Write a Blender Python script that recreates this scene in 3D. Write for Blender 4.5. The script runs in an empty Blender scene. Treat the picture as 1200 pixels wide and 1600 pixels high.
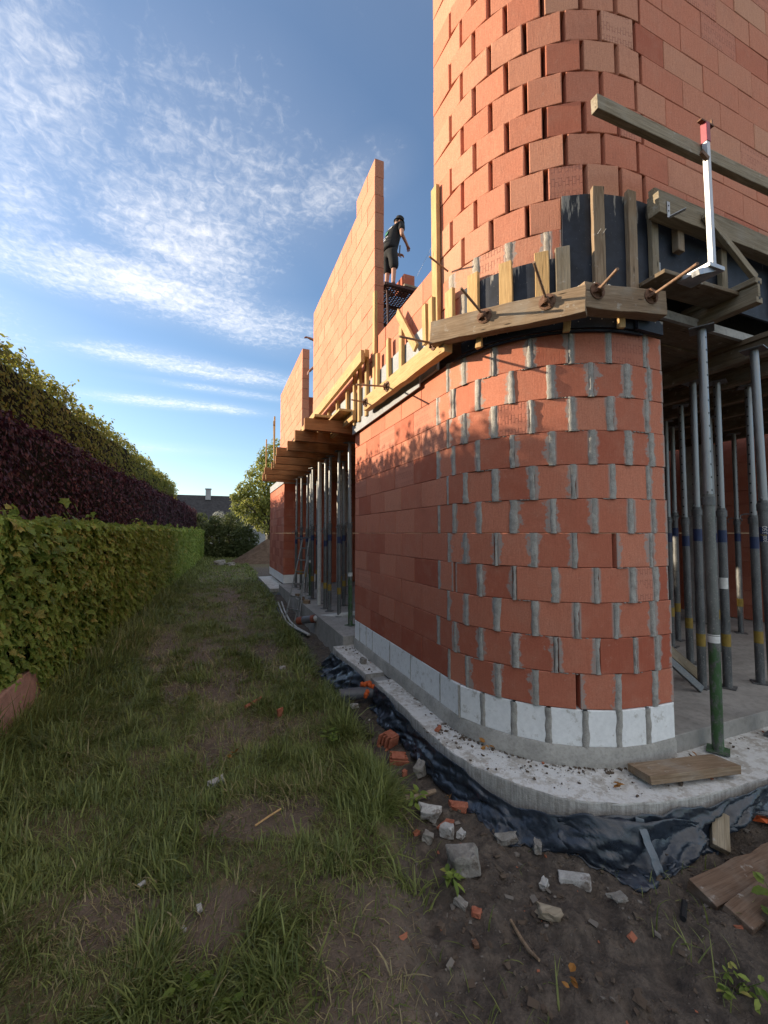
import bpy, bmesh, math, random
import numpy as np
from mathutils import Vector, Matrix

random.seed(7)
RNG = np.random.default_rng(11)
SC = bpy.context.scene
COL = SC.collection
R = math.radians

# ------------------------------------------------------------------ camera, sky, sun, exposure
cam_d = bpy.data.cameras.new('camera')
cam = bpy.data.objects.new('camera', cam_d)
COL.objects.link(cam)
cam.location = (0, 0, 1.75)
cam.rotation_euler = (R(90 + 2.906), 0, R(-21.93))
cam_d.sensor_fit = 'HORIZONTAL'
cam_d.sensor_width = 36.0
cam_d.lens = 19.5
cam_d.clip_start = 0.05
cam_d.clip_end = 3000
SC.camera = cam

SUN_AZ, SUN_EL = 150.0, 17.8            # degrees, counter-clockwise from +X
SKY_STRENGTH, SUN_STRENGTH, EXPOSURE = 0.145, 3.4, 1.5

wd = bpy.data.worlds.new('World')
SC.world = wd
wd.use_nodes = True


def build_world():
    nt = wd.node_tree
    N, L = nt.nodes, nt.links
    N.clear()
    out = N.new('ShaderNodeOutputWorld')
    bg = N.new('ShaderNodeBackground')
    bg.inputs['Strength'].default_value = SKY_STRENGTH
    L.new(bg.outputs[0], out.inputs[0])
    sky = N.new('ShaderNodeTexSky')
    sky.sky_type = 'NISHITA'
    sky.sun_disc = False
    sky.sun_elevation = R(SUN_EL)
    sky.sun_rotation = R(90 - SUN_AZ)
    sky.air_density = 1.0
    sky.dust_density = 0.5
    sky.ozone_density = 2.2

    def m(op, a, b=None, clamp=False):
        n = N.new('ShaderNodeMath'); n.operation = op; n.use_clamp = clamp
        for i, v in enumerate((a, b)):
            if v is None: continue
            if isinstance(v, (int, float)): n.inputs[i].default_value = v
            else: L.new(v, n.inputs[i])
        return n.outputs[0]
    tc = N.new('ShaderNodeTexCoord')
    sx = N.new('ShaderNodeSeparateXYZ'); L.new(tc.outputs['Generated'], sx.inputs[0])
    z = m('MAXIMUM', sx.outputs[2], 0.03)
    px, py = m('DIVIDE', sx.outputs[0], z), m('DIVIDE', sx.outputs[1], z)
    cx = N.new('ShaderNodeCombineXYZ'); L.new(px, cx.inputs[0]); L.new(py, cx.inputs[1])

    def noise(scale, detail, rough, dist=0.0, mapscale=(1, 1, 1), rot=0.0, off=(0, 0, 0)):
        mp = N.new('ShaderNodeMapping'); mp.inputs['Scale'].default_value = mapscale
        mp.inputs['Rotation'].default_value = (0, 0, rot); mp.inputs['Location'].default_value = off
        L.new(cx.outputs[0], mp.inputs[0])
        n = N.new('ShaderNodeTexNoise'); n.inputs['Scale'].default_value = scale
        n.inputs['Detail'].default_value = detail; n.inputs['Roughness'].default_value = rough
        n.inputs['Distortion'].default_value = dist
        L.new(mp.outputs[0], n.inputs['Vector'])
        return n.outputs['Fac']

    def blob(x, y, rx, ry, rot):          # soft elliptical cloud bank in the cloud layer's own plane
        c, s = math.cos(rot), math.sin(rot)
        dx, dy = m('SUBTRACT', px, x), m('SUBTRACT', py, y)
        u = m('DIVIDE', m('ADD', m('MULTIPLY', dx, c), m('MULTIPLY', dy, s)), rx)
        v = m('DIVIDE', m('SUBTRACT', m('MULTIPLY', dy, c), m('MULTIPLY', dx, s)), ry)
        d = m('SQRT', m('ADD', m('MULTIPLY', u, u), m('MULTIPLY', v, v)))
        n = N.new('ShaderNodeMapRange'); n.interpolation_type = 'SMOOTHSTEP'
        L.new(d, n.inputs[0]); n.inputs[1].default_value = 1.3; n.inputs[2].default_value = 0.1
        n.inputs[3].default_value = 0; n.inputs[4].default_value = 1
        return n.outputs[0]
    banks = [(blob(-0.30, 1.90, 0.85, 0.34, 0.10), 0.97), (blob(0.10, 2.02, 0.60, 0.34, 0.3), 0.84),
             (blob(-0.12, 1.55, 0.48, 0.42, 0.9), 0.88),
             (blob(-0.38, 1.12, 0.24, 0.50, 0.15), 0.70), (blob(-0.60, 1.45, 0.32, 0.55, 0.0), 0.68),
             (blob(0.30, 1.14, 0.17, 0.30, 0.5), 0.66), (blob(0.0, 1.2, 0.55, 0.5, 0.3), 0.62),
             (blob(-0.15, 2.72, 0.95, 0.24, 0.12), 0.90), (blob(-0.30, 3.55, 0.85, 0.22, 0.0), 0.88),
             (blob(0.1, 3.1, 0.7, 0.12, 0.1), 0.62), (blob(-1.3, 2.4, 0.7, 0.7, 0.2), 0.7),
             (blob(-0.9, 5.5, 1.2, 0.5, 0.0), 0.45),
             (blob(0.3, -1.1, 2.2, 1.8, 0.0), 1.5), (blob(2.6, 0.6, 1.6, 1.8, 0.0), 1.4), (blob(-2.2, -0.6, 1.4, 1.6, 0.0), 1.4), (blob(0.3, -3.6, 3.5, 1.8, 0.0), 1.4)]  # unseen cloud banks behind and overhead, added to brighten the shade
    cover = None
    for b, w in banks:
        t = m('MULTIPLY', b, w)
        cover = t if cover is None else m('MAXIMUM', cover, t)
    puffs = noise(34, 5, 0.62, 0.8, (1, 0.75, 1), 0.5)
    streak = noise(5.5, 7, 0.64, 0.8, (1.0, 2.2, 1), -0.35)
    big = noise(2.2, 4, 0.55, 0.3)
    dens = m('ADD', m('MULTIPLY', streak, 0.52), m('MULTIPLY', puffs, 0.56))
    dens = m('ADD', dens, m('MULTIPLY', m('SUBTRACT', big, 0.5), 0.35))
    d2 = m('ADD', dens, m('MULTIPLY', m('SUBTRACT', cover, 1.0), 0.52))
    mr = N.new('ShaderNodeMapRange'); mr.interpolation_type = 'SMOOTHSTEP'
    L.new(d2, mr.inputs[0]); mr.inputs[1].default_value = 0.20; mr.inputs[2].default_value = 0.98
    mr.inputs[3].default_value = 0; mr.inputs[4].default_value = 0.95
    up = N.new('ShaderNodeMapRange'); L.new(sx.outputs[2], up.inputs[0])
    up.inputs[1].default_value = 0.03; up.inputs[2].default_value = 0.16
    veil = m('MULTIPLY', m('MULTIPLY', cover, 0.16), m('ADD', big, 0.25))
    soft = m('ADD', m('MULTIPLY', mr.outputs[0], 0.86), veil, True)
    fac = m('MULTIPLY', soft, up.outputs[0])
    hs = N.new('ShaderNodeHueSaturation'); hs.inputs['Saturation'].default_value = 1.04
    hs.inputs['Value'].default_value = 0.54
    L.new(sky.outputs[0], hs.inputs['Color'])
    mix = N.new('ShaderNodeMixRGB'); mix.inputs[2].default_value = (4.0, 3.82, 3.65, 1)
    L.new(fac, mix.inputs[0]); L.new(hs.outputs[0], mix.inputs[1])
    L.new(mix.outputs[0], bg.inputs['Color'])


build_world()
sun_d = bpy.data.lights.new('sun', 'SUN')
sun_d.energy = SUN_STRENGTH
sun_d.angle = R(0.5)
sun_d.color = (1.0, 0.83, 0.60)
sun = bpy.data.objects.new('sun', sun_d)
COL.objects.link(sun)
sv = Vector((math.cos(R(SUN_AZ)) * math.cos(R(SUN_EL)), math.sin(R(SUN_AZ)) * math.cos(R(SUN_EL)), math.sin(R(SUN_EL))))
sun.rotation_euler = sv.to_track_quat('Z', 'Y').to_euler()
sun.location = sv * 50
SC.view_settings.view_transform = 'Standard'
SC.view_settings.look = 'None'
SC.view_settings.exposure = EXPOSURE
SC.view_settings.gamma = 1.0
SC.view_settings.use_curve_mapping = False
SC.cycles.use_denoising = True
SC.cycles.max_bounces = 8
SC.cycles.diffuse_bounces = 4

# ------------------------------------------------------------------ helpers


def tag(o, label=None, cat=None, group=None, kind=None):
    if label: o['label'] = label
    if cat: o['category'] = cat
    if group: o['group'] = group
    if kind: o['kind'] = kind
    return o


def empty(name, loc=(0, 0, 0), label=None, cat=None, group=None):
    o = bpy.data.objects.new(name, None)
    o.empty_display_size = 0.1
    COL.objects.link(o)
    o.location = loc
    return tag(o, label, cat, group)


def wm(o):
    m = o.matrix_basis.copy()
    return wm(o.parent) @ o.matrix_parent_inverse @ m if o.parent else m


def reparent(o, p):
    """Parent O, whose coordinates are the world's, under P without moving it."""
    o.parent = p
    o.matrix_parent_inverse = wm(p).inverted()
    return o


def copy_tree(o, M_=None):
    """A thing and its parts and sub-parts; M_ moves the copy from where the first one stands."""
    def rec(q, par):
        c = q.copy(); COL.objects.link(c)
        if par is not None: c.parent = par
        for ch in q.children: rec(ch, c)
        return c
    c = rec(o, None)
    if M_ is not None: c.matrix_basis = M_ @ o.matrix_basis
    return c


class MB:
    """Collects shapes and links them as one mesh object."""

    def __init__(s):
        s.v, s.f, s.uv, s.rnd = [], [], [], []

    def add(s, vs, fs, uvs=None):
        o = len(s.v)
        s.v += [tuple(v) for v in vs]
        for i, f in enumerate(fs):
            s.f.append(tuple(k + o for k in f))
            s.uv.append(uvs[i] if uvs else None)
        return s

    def box(s, c, d, M=None):
        x, y, z = (k / 2 for k in d)
        vs = [Vector((sx * x, sy * y, sz * z)) for sx in (-1, 1) for sy in (-1, 1) for sz in (-1, 1)]
        if M is not None: vs = [M @ v for v in vs]
        vs = [v + Vector(c) for v in vs]
        return s.add(vs, [(0, 1, 3, 2), (4, 6, 7, 5), (0, 4, 5, 1), (2, 3, 7, 6), (0, 2, 6, 4), (1, 5, 7, 3)])

    def beam(s, a, b, w, h, up=(0, 0, 1)):
        a, b = Vector(a), Vector(b)
        d = (b - a).normalized(); up = Vector(up)
        sd = d.cross(up).normalized(); u = sd.cross(d).normalized()
        vs = [p + sd * (i * w / 2) + u * (j * h / 2) for p in (a, b) for i, j in ((-1, -1), (1, -1), (1, 1), (-1, 1))]
        return s.add(vs, [(3, 2, 1, 0), (4, 5, 6, 7), (0, 1, 5, 4), (1, 2, 6, 5), (2, 3, 7, 6), (3, 0, 4, 7)])

    def tube(s, a, b, r0, r1=None, n=12, caps=True):
        a, b = Vector(a), Vector(b)
        r1 = r0 if r1 is None else r1
        d = b - a; ln = d.length; d.normalize()
        q = d.to_track_quat('Z', 'Y').to_matrix()
        vs, fs, uvs = [], [], []
        for p, r in ((a, r0), (b, r1)):
            for i in range(n):
                t = 2 * math.pi * i / n
                vs.append(p + q @ Vector((r * math.cos(t), r * math.sin(t), 0)))
        for i in range(n):
            j = (i + 1) % n
            fs.append((i, j, n + j, n + i))
            uvs.append([(i / n, 0), ((i + 1) / n, 0), ((i + 1) / n, ln), (i / n, ln)])
        if caps:
            fs.append(tuple(range(n - 1, -1, -1))); uvs.append([(0, 0)] * n)
            fs.append(tuple(range(n, 2 * n))); uvs.append([(0, 0)] * n)
        return s.add(vs, fs, uvs)

    def path(s, pts, r, n=8):
        pts = [Vector(p) for p in pts]
        rs = r if isinstance(r, (list, tuple)) else [r] * len(pts)
        vs, fs = [], []
        for k, p in enumerate(pts):
            d = (pts[min(k + 1, len(pts) - 1)] - pts[max(k - 1, 0)]).normalized()
            a = d.cross(Vector((0.13, 0.21, 1))).normalized(); b = d.cross(a)
            for i in range(n):
                t = 2 * math.pi * i / n
                vs.append(p + a * (rs[k] * math.cos(t)) + b * (rs[k] * math.sin(t)))
        for k in range(len(pts) - 1):
            for i in range(n):
                j = (i + 1) % n
                fs.append((k * n + i, k * n + j, (k + 1) * n + j, (k + 1) * n + i))
        fs.append(tuple(range(n - 1, -1, -1))); fs.append(tuple((len(pts) - 1) * n + i for i in range(n)))
        return s.add(vs, fs)

    def lathe(s, c, prof, n=16, M=None):
        vs, fs = [], []
        for r, z in prof:
            for i in range(n):
                t = 2 * math.pi * i / n
                v = Vector((r * math.cos(t), r * math.sin(t), z))
                vs.append((M @ v if M is not None else v) + Vector(c))
        for k in range(len(prof) - 1):
            for i in range(n):
                j = (i + 1) % n
                fs.append((k * n + i, k * n + j, (k + 1) * n + j, (k + 1) * n + i))
        fs.append(tuple(range(n - 1, -1, -1))); fs.append(tuple((len(prof) - 1) * n + i for i in range(n)))
        return s.add(vs, fs)

    def prism(s, poly, z0, z1):
        n = len(poly)
        vs = [(x, y, z0) for x, y in poly] + [(x, y, z1) for x, y in poly]
        fs = [tuple(range(n - 1, -1, -1)), tuple(range(n, 2 * n))] + [(i, (i + 1) % n, n + (i + 1) % n, n + i) for i in range(n)]
        return s.add(vs, fs)

    def sheet(s, pts, thick, direction):
        """Polygon given by 3-D points, with a thickness along DIRECTION."""
        n = len(pts); d = Vector(direction).normalized() * thick
        vs = [Vector(p) for p in pts] + [Vector(p) + d for p in pts]
        fs = [tuple(range(n)), tuple(range(2 * n - 1, n - 1, -1))] + [((i + 1) % n, i, n + i, n + (i + 1) % n) for i in range(n)]
        return s.add(vs, fs)

    def build(s, name, mat, parent=None, smooth=False, bevel=0.0, local=None):
        me = bpy.data.meshes.new(name)
        vs = s.v
        if local is not None:
            iv = local.inverted(); vs = [iv @ Vector(v) for v in vs]
        me.from_pydata([tuple(v) for v in vs], [], s.f)
        if any(u for u in s.uv):
            lay = me.uv_layers.new(name='UVMap')
            flat = []
            for f, u in zip(s.f, s.uv):
                flat += [c for q in (u or [(0, 0)] * len(f)) for c in q]
            lay.data.foreach_set('uv', flat)
        me.materials.append(mat)
        me.validate(clean_customdata=False)
        bm = bmesh.new(); bm.from_mesh(me); bmesh.ops.recalc_face_normals(bm, faces=bm.faces); bm.to_mesh(me); bm.free()
        me.polygons.foreach_set('use_smooth', [bool(smooth)] * len(me.polygons))
        if smooth:
            me.polygons.foreach_set('use_smooth', [True] * len(me.polygons))
            if smooth != 'all':
                me.set_sharp_from_angle(angle=R(40))
        o = bpy.data.objects.new(name, me)
        COL.objects.link(o)
        if local is not None: o.matrix_world = local
        if bevel:
            b = o.modifiers.new('bevel', 'BEVEL'); b.width = bevel; b.segments = 2; b.limit_method = 'ANGLE'
        if parent is not None: reparent(o, parent)
        return o


def big_mesh(name, V, F, mat, rnd=None, parent=None, smooth=False):
    """Mesh object from numpy arrays; F is (m,k). rnd: per-vertex (n,4)."""
    me = bpy.data.meshes.new(name)
    V = np.asarray(V, np.float32); F = np.asarray(F, np.int32)
    m_, k = F.shape
    me.vertices.add(len(V)); me.vertices.foreach_set('co', V.ravel())
    me.loops.add(m_ * k); me.loops.foreach_set('vertex_index', F.ravel())
    me.polygons.add(m_); me.polygons.foreach_set('loop_start', np.arange(0, m_ * k, k, dtype=np.int32))
    me.polygons.foreach_set('use_smooth', np.full(m_, bool(smooth)))
    me.update(calc_edges=True)
    if rnd is not None:
        at = me.attributes.new('rnd', 'FLOAT_COLOR', 'POINT')
        at.data.foreach_set('color', np.asarray(rnd, np.float32).ravel())
    me.materials.append(mat)
    o = bpy.data.objects.new(name, me); COL.objects.link(o)
    if parent is not None: reparent(o, parent)
    return o


def hash2(ix, iy, seed=0):
    h = (ix.astype(np.int64) * 374761393 + iy.astype(np.int64) * 668265263 + seed * 974634777) & 0xffffffff
    h = ((h ^ (h >> 13)) * 1274126177) & 0xffffffff
    return ((h ^ (h >> 16)) & 0xffff) / 65535.0


def vnoise(x, y, seed=0):
    x = np.asarray(x, float); y = np.asarray(y, float)
    ix, iy = np.floor(x), np.floor(y)
    fx, fy = x - ix, y - iy
    fx = fx * fx * (3 - 2 * fx); fy = fy * fy * (3 - 2 * fy)
    a, b = hash2(ix, iy, seed), hash2(ix + 1, iy, seed)
    c, d = hash2(ix, iy + 1, seed), hash2(ix + 1, iy + 1, seed)
    return (a * (1 - fx) + b * fx) * (1 - fy) + (c * (1 - fx) + d * fx) * fy


def fbm(x, y, oct=4, seed=0):
    t, a, f, s = 0.0, 0.5, 1.0, 0.0
    for k in range(oct):
        t = t + a * vnoise(np.asarray(x) * f, np.asarray(y) * f, seed + k); s += a; a *= 0.5; f *= 2.03
    return t / s


def sstep(a, b, x):
    t = np.clip((np.asarray(x, float) - a) / (b - a), 0, 1)
    return t * t * (3 - 2 * t)


# ------------------------------------------------------------------ materials
class NT:
    def __init__(s, name):
        s.m = bpy.data.materials.new(name); s.m.use_nodes = True
        s.N, s.L = s.m.node_tree.nodes, s.m.node_tree.links
        s.b = s.N['Principled BSDF']; s.out = s.N['Material Output']
        s.tc = s.N.new('ShaderNodeTexCoord')

    def set(s, inp, v):
        if isinstance(v, (int, float)): inp.default_value = v
        elif isinstance(v, tuple): inp.default_value = v if len(v) != 3 or inp.type != 'RGBA' else (*v, 1)
        else: s.L.new(v, inp)

    def math(s, op, a, b=None, clamp=False):
        n = s.N.new('ShaderNodeMath'); n.operation = op; n.use_clamp = clamp
        s.set(n.inputs[0], a)
        if b is not None: s.set(n.inputs[1], b)
        return n.outputs[0]

    def map(s, src='Object', scale=(1, 1, 1), off=None):
        mp = s.N.new('ShaderNodeMapping'); mp.inputs['Scale'].default_value = scale
        s.L.new(s.tc.outputs[src], mp.inputs[0])
        if off is not None: s.L.new(off, mp.inputs['Location'])
        return mp.outputs[0]

    def noise(s, vec, scale, detail=4, rough=0.55, dist=0.0):
        n = s.N.new('ShaderNodeTexNoise'); s.L.new(vec, n.inputs['Vector'])
        n.inputs['Scale'].default_value = scale; n.inputs['Detail'].default_value = detail
        n.inputs['Roughness'].default_value = rough; n.inputs['Distortion'].default_value = dist
        return n.outputs['Fac']

    def voro(s, vec, scale, feature='F1'):
        n = s.N.new('ShaderNodeTexVoronoi'); s.L.new(vec, n.inputs['Vector']); n.feature = feature
        n.inputs['Scale'].default_value = scale
        return n.outputs['Distance']

    def ramp(s, fac, lo, hi, a=0.0, b=1.0, smooth=True):
        n = s.N.new('ShaderNodeMapRange'); s.L.new(fac, n.inputs[0])
        if smooth: n.interpolation_type = 'SMOOTHSTEP'
        for i, v in enumerate((lo, hi, a, b)): n.inputs[i + 1].default_value = v
        return n.outputs[0]

    def mix(s, fac, a, b, mode='MIX'):
        n = s.N.new('ShaderNodeMixRGB'); n.blend_type = mode
        s.set(n.inputs[0], fac); s.set(n.inputs[1], a); s.set(n.inputs[2], b)
        return n.outputs[0]

    def attr(s, name):
        n = s.N.new('ShaderNodeAttribute'); n.attribute_name = name
        sp = s.N.new('ShaderNodeSeparateColor'); s.L.new(n.outputs['Color'], sp.inputs[0])
        return sp.outputs[0], sp.outputs[1], sp.outputs[2], n.outputs['Alpha']

    def objrand(s):
        n = s.N.new('ShaderNodeObjectInfo'); return n.outputs['Random']

    def bump(s, h, strength=0.5, dist=0.01, prev=None):
        n = s.N.new('ShaderNodeBump'); n.inputs['Strength'].default_value = strength
        n.inputs['Distance'].default_value = dist
        s.L.new(h, n.inputs['Height'])
        if prev is not None: s.L.new(prev, n.inputs['Normal'])
        return n.outputs[0]

    def done(s, color, rough=0.9, normal=None, metal=0.0, spec=0.3):
        s.set(s.b.inputs['Base Color'], color); s.set(s.b.inputs['Roughness'], rough)
        s.set(s.b.inputs['Metallic'], metal); s.b.inputs['Specular IOR Level'].default_value = spec
        if normal is not None: s.L.new(normal, s.b.inputs['Normal'])
        return s.m


def mat_brick():
    t = NT('terracotta_block')
    r, g, b, a = t.attr('rnd')                         # tone, stamped face, mortar smear, random
    _l = t.N.new('ShaderNodeAttribute'); _l.attribute_name = 'half'; half = _l.outputs['Fac']
    uv = t.N.new('ShaderNodeUVMap'); uv.uv_map = 'UVMap'
    su = t.N.new('ShaderNodeSeparateXYZ'); t.L.new(uv.outputs[0], su.inputs[0])
    cb = t.N.new('ShaderNodeCombineXYZ'); t.L.new(t.math('MULTIPLY', a, 37.0), cb.inputs[2])
    t.L.new(su.outputs[0], cb.inputs[0]); t.L.new(su.outputs[1], cb.inputs[1])
    V = cb.outputs[0]
    col = t.mix(t.ramp(r, 0.0, 1.0, smooth=False), (0.38, 0.105, 0.064), (0.58, 0.222, 0.142))
    col = t.mix(t.ramp(r, 1.0, 2.0, smooth=False), col, (0.59, 0.320, 0.212))
    big = t.noise(V, 5, 3, 0.6)
    col = t.mix(t.math('MULTIPLY', t.ramp(big, 0.42, 0.78), 0.32), col, (0.52, 0.27, 0.19))
    fine = t.noise(V, 90, 3, 0.6)
    col = t.mix(t.ramp(fine, 0.3, 0.75, 0.0, 0.32), col, (0.25, 0.075, 0.045))
    mp = t.N.new('ShaderNodeMapping'); mp.inputs['Scale'].default_value = (1, 0.035, 1); t.L.new(V, mp.inputs[0])
    stri = t.noise(mp.outputs[0], 260, 2, 0.6)
    col = t.mix(t.ramp(stri, 0.35, 0.75, 0.0, 0.26), col, (0.24, 0.07, 0.045))
    W = t.map('Object')
    wea = t.noise(W, 2.6, 5, 0.65); scuff = t.noise(V, 20, 5, 0.75, 1.0); pit = t.voro(V, 62)
    col = t.mix(t.ramp(wea, 0.52, 0.74, 0, 0.22), col, (0.24, 0.095, 0.065))
    col = t.mix(t.ramp(scuff, 0.60, 0.74, 0, 0.35), col, (0.60, 0.40, 0.31))
    pm = t.math('MULTIPLY', t.ramp(pit, 0.16, 0.07), t.ramp(t.noise(V, 7, 2, 0.5), 0.50, 0.60))
    col = t.mix(t.math('MULTIPLY', pm, 0.7), col, (0.10, 0.04, 0.03))
    bt = t.N.new('ShaderNodeTexBrick')                 # the pressed grip pattern of a stamped face
    mp2 = t.N.new('ShaderNodeMapping'); mp2.inputs['Rotation'].default_value = (0, 0, math.pi / 2); t.L.new(V, mp2.inputs[0])
    t.L.new(mp2.outputs[0], bt.inputs['Vector'])
    for k, v in (('Scale', 1.0), ('Brick Width', 0.055), ('Row Height', 0.026), ('Mortar Size', 0.0048), ('Mortar Smooth', 0.6)):
        bt.inputs[k].default_value = v
    band = t.math('GREATER_THAN', t.math('ABSOLUTE', t.math('SUBTRACT', t.math('ABSOLUTE', su.outputs[1]), 0.055)), 0.016)
    worn = t.ramp(t.noise(V, 9, 2, 0.5), 0.30, 0.5)
    st = t.math('MULTIPLY', t.math('MULTIPLY', bt.outputs['Fac'], band), t.math('MULTIPLY', g, worn))
    col = t.mix(t.math('MULTIPLY', st, 0.55), col, (0.23, 0.07, 0.05))
    col = t.mix(t.math('MULTIPLY', g, 0.22), col, (0.56, 0.30, 0.23))
    # mortar smeared out over the block beside its upright joints
    ed = t.math('SUBTRACT', half, t.math('ABSOLUTE', su.outputs[0]))
    sn = t.noise(V, 13, 4, 0.65)
    sm = t.ramp(t.math('SUBTRACT', ed, t.math('MULTIPLY', t.math('SUBTRACT', sn, 0.44), t.math('MULTIPLY', b, 0.24))), 0.020, 0.0)
    sm = t.math('MULTIPLY', t.math('MULTIPLY', sm, t.math('GREATER_THAN', b, 0.02)), t.ramp(fine, 0.25, 0.6, 0.45, 0.95))
    col = t.mix(sm, col, (0.31, 0.285, 0.265))
    h = t.math('ADD', t.math('MULTIPLY', stri, 0.6), t.math('MULTIPLY', fine, 0.5))
    h = t.math('SUBTRACT', h, t.math('MULTIPLY', st, 2.2))
    h = t.math('ADD', h, t.math('MULTIPLY', big, 1.2))
    return t.done(col, 0.93, t.bump(t.math('SUBTRACT', h, pm), 0.42, 0.006), spec=0.15)


def mat_mineral(name, c0, c1, sc=6.0, bump=0.5, rough=0.95, spots=None, bdist=0.01, src='Object'):
    t = NT(name)
    V = t.map(src)
    n1 = t.noise(V, sc, 5, 0.62); n2 = t.noise(V, sc * 9, 4, 0.65)
    col = t.mix(t.ramp(n1, 0.32, 0.68), c0, c1)
    col = t.mix(t.ramp(n2, 0.42, 0.75, 0, 0.45), col, tuple(k * 0.55 for k in c0))
    if spots:
        c, lo, hi, s3 = spots
        col = t.mix(t.ramp(t.noise(V, s3, 5, 0.68), lo, hi), col, c)
    h = t.math('ADD', t.math('MULTIPLY', n1, 1.0), t.math('MULTIPLY', n2, 0.55))
    return t.done(col, rough, t.bump(h, bump, bdist), spec=0.2)


def mat_wood(name, c0, c1, grey=0.0, dark=0.5, rough=0.75, grain=1.0, osb=False):
    t = NT(name)
    rd = t.objrand()
    ofs = t.N.new('ShaderNodeCombineXYZ')
    for i, k in enumerate((13.0, 29.0, 7.0)): t.L.new(t.math('MULTIPLY', rd, k), ofs.inputs[i])
    V = t.map('Object', (1.2, 14, 14), ofs.outputs[0])
    g1 = t.noise(V, 2.2, 5, 0.6, 1.2)
    V2 = t.map('Object', (3, 90, 90), ofs.outputs[0])
    g2 = t.noise(V2, 2.0, 3, 0.6)
    V3 = t.map('Object', (1, 1, 1), ofs.outputs[0])
    blot = t.noise(V3, 5, 4, 0.6)
    col = t.mix(t.ramp(g1, 0.3, 0.72), c0, c1)
    col = t.mix(t.ramp(g2, 0.45, 0.72, 0, dark), col, tuple(k * 0.4 for k in c0))
    col = t.mix(t.ramp(blot, 0.45, 0.8, 0, 0.35 + grey), col, (0.30, 0.27, 0.23) if grey else tuple(k * 0.6 for k in c0))
    col = t.mix(t.ramp(rd, 0, 1, 0, 0.22, False), col, tuple(k * 0.55 for k in c1))
    kn = t.voro(t.map('Object', (1.6, 8, 8), ofs.outputs[0]), 1.6)
    col = t.mix(t.ramp(kn, 0.10, 0.03), col, tuple(k * 0.25 for k in c0))
    if grey:
        cr = t.noise(V3, 13, 5, 0.7); col = t.mix(t.ramp(cr, 0.60, 0.70, 0, 0.7), col, (0.36, 0.33, 0.29))
    h = t.math('ADD', t.math('MULTIPLY', g1, 1.0), t.math('MULTIPLY', g2, 0.8))
    return t.done(col, rough, t.bump(h, 0.45 * grain, 0.006), spec=0.2)


def mat_steel(name, c0, c1, holes=False, metal=0.55, rough=0.5, green=None):
    t = NT(name)
    V = t.map('Object', (1, 1, 0.3))
    n = t.noise(V, 14, 5, 0.65); n2 = t.noise(t.map('Object'), 70, 4, 0.6)
    col = t.mix(t.ramp(n, 0.35, 0.68), c0, c1)
    col = t.mix(t.ramp(n2, 0.56, 0.72, 0, 0.65), col, (0.36, 0.34, 0.315))
    col = t.mix(t.ramp(n, 0.60, 0.75, 0, 0.35), col, (0.16, 0.09, 0.05))
    if green:
        sp = t.N.new('ShaderNodeSeparateXYZ'); t.L.new(t.tc.outputs['Object'], sp.inputs[0])
        zz = t.math('ADD', sp.outputs[2], t.math('MULTIPLY', t.math('SUBTRACT', n, 0.5), 0.5))
        wn = t.ramp(t.noise(t.map('Object', (1, 1, 0.5)), 22, 4, 0.7), 0.38, 0.56)
        col = t.mix(t.math('MULTIPLY', t.math('MULTIPLY', t.ramp(zz, green + 0.12, green - 0.12), 0.85), wn), col, (0.055, 0.14, 0.045))
    m_ = metal
    if holes:
        uv = t.N.new('ShaderNodeUVMap'); uv.uv_map = 'UVMap'
        s = t.N.new('ShaderNodeSeparateXYZ'); t.L.new(uv.outputs[0], s.inputs[0])
        fu = t.math('MULTIPLY', t.math('SUBTRACT', t.math('FRACT', t.math('MULTIPLY', s.outputs[0], 2.0)), 0.5), 0.095)
        fv = t.math('MULTIPLY', t.math('SUBTRACT', t.math('FRACT', t.math('MULTIPLY', s.outputs[1], 10.0)), 0.5), 0.1)
        d = t.math('SQRT', t.math('ADD', t.math('MULTIPLY', fu, fu), t.math('MULTIPLY', fv, fv)))
        hole = t.math('LESS_THAN', d, 0.0085)
        col = t.mix(hole, col, (0.004, 0.004, 0.004))
        m_ = t.math('MULTIPLY', t.math('SUBTRACT', 1.0, hole), metal)
    return t.done(col, t.ramp(n, 0.3, 0.7, rough - 0.1, rough + 0.2), t.bump(n2, 0.15, 0.003), metal=m_, spec=0.4)


def mat_leaf(name, c0, c1, c2=None, trans=0.35, rough=0.55, veins=False):
    t = NT(name)
    r, g, b, a = t.attr('rnd')
    col = t.mix(r, c0, c1)
    if c2: col = t.mix(t.ramp(g, 0.80, 0.95), col, c2)
    n = t.noise(t.map('Object'), 45, 2, 0.5)
    col = t.mix(t.ramp(n, 0.35, 0.7, 0, 0.3), col, tuple(k * 0.6 for k in c0))
    t.done(col, rough, spec=0.3)
    tr = t.N.new('ShaderNodeBsdfTranslucent')
    t.L.new(t.mix(0.5, col, tuple(min(1, k * 1.6) for k in c1)), tr.inputs['Color'])
    mx = t.N.new('ShaderNodeMixShader'); mx.inputs[0].default_value = trans
    t.L.new(t.b.outputs[0], mx.inputs[1]); t.L.new(tr.outputs[0], mx.inputs[2])
    t.L.new(mx.outputs[0], t.out.inputs['Surface'])
    return t.m


def mat_plain(name, c, rough=0.6, metal=0.0, spec=0.4, bump=0.0, var=0.25, scale=20):
    t = NT(name)
    n = t.noise(t.map('Object'), scale, 4, 0.6)
    col = t.mix(t.ramp(n, 0.3, 0.75, 0, 1), c, tuple(k * (1 - var) for k in c))
    return t.done(col, rough, t.bump(n, bump, 0.004) if bump else None, metal, spec)


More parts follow.
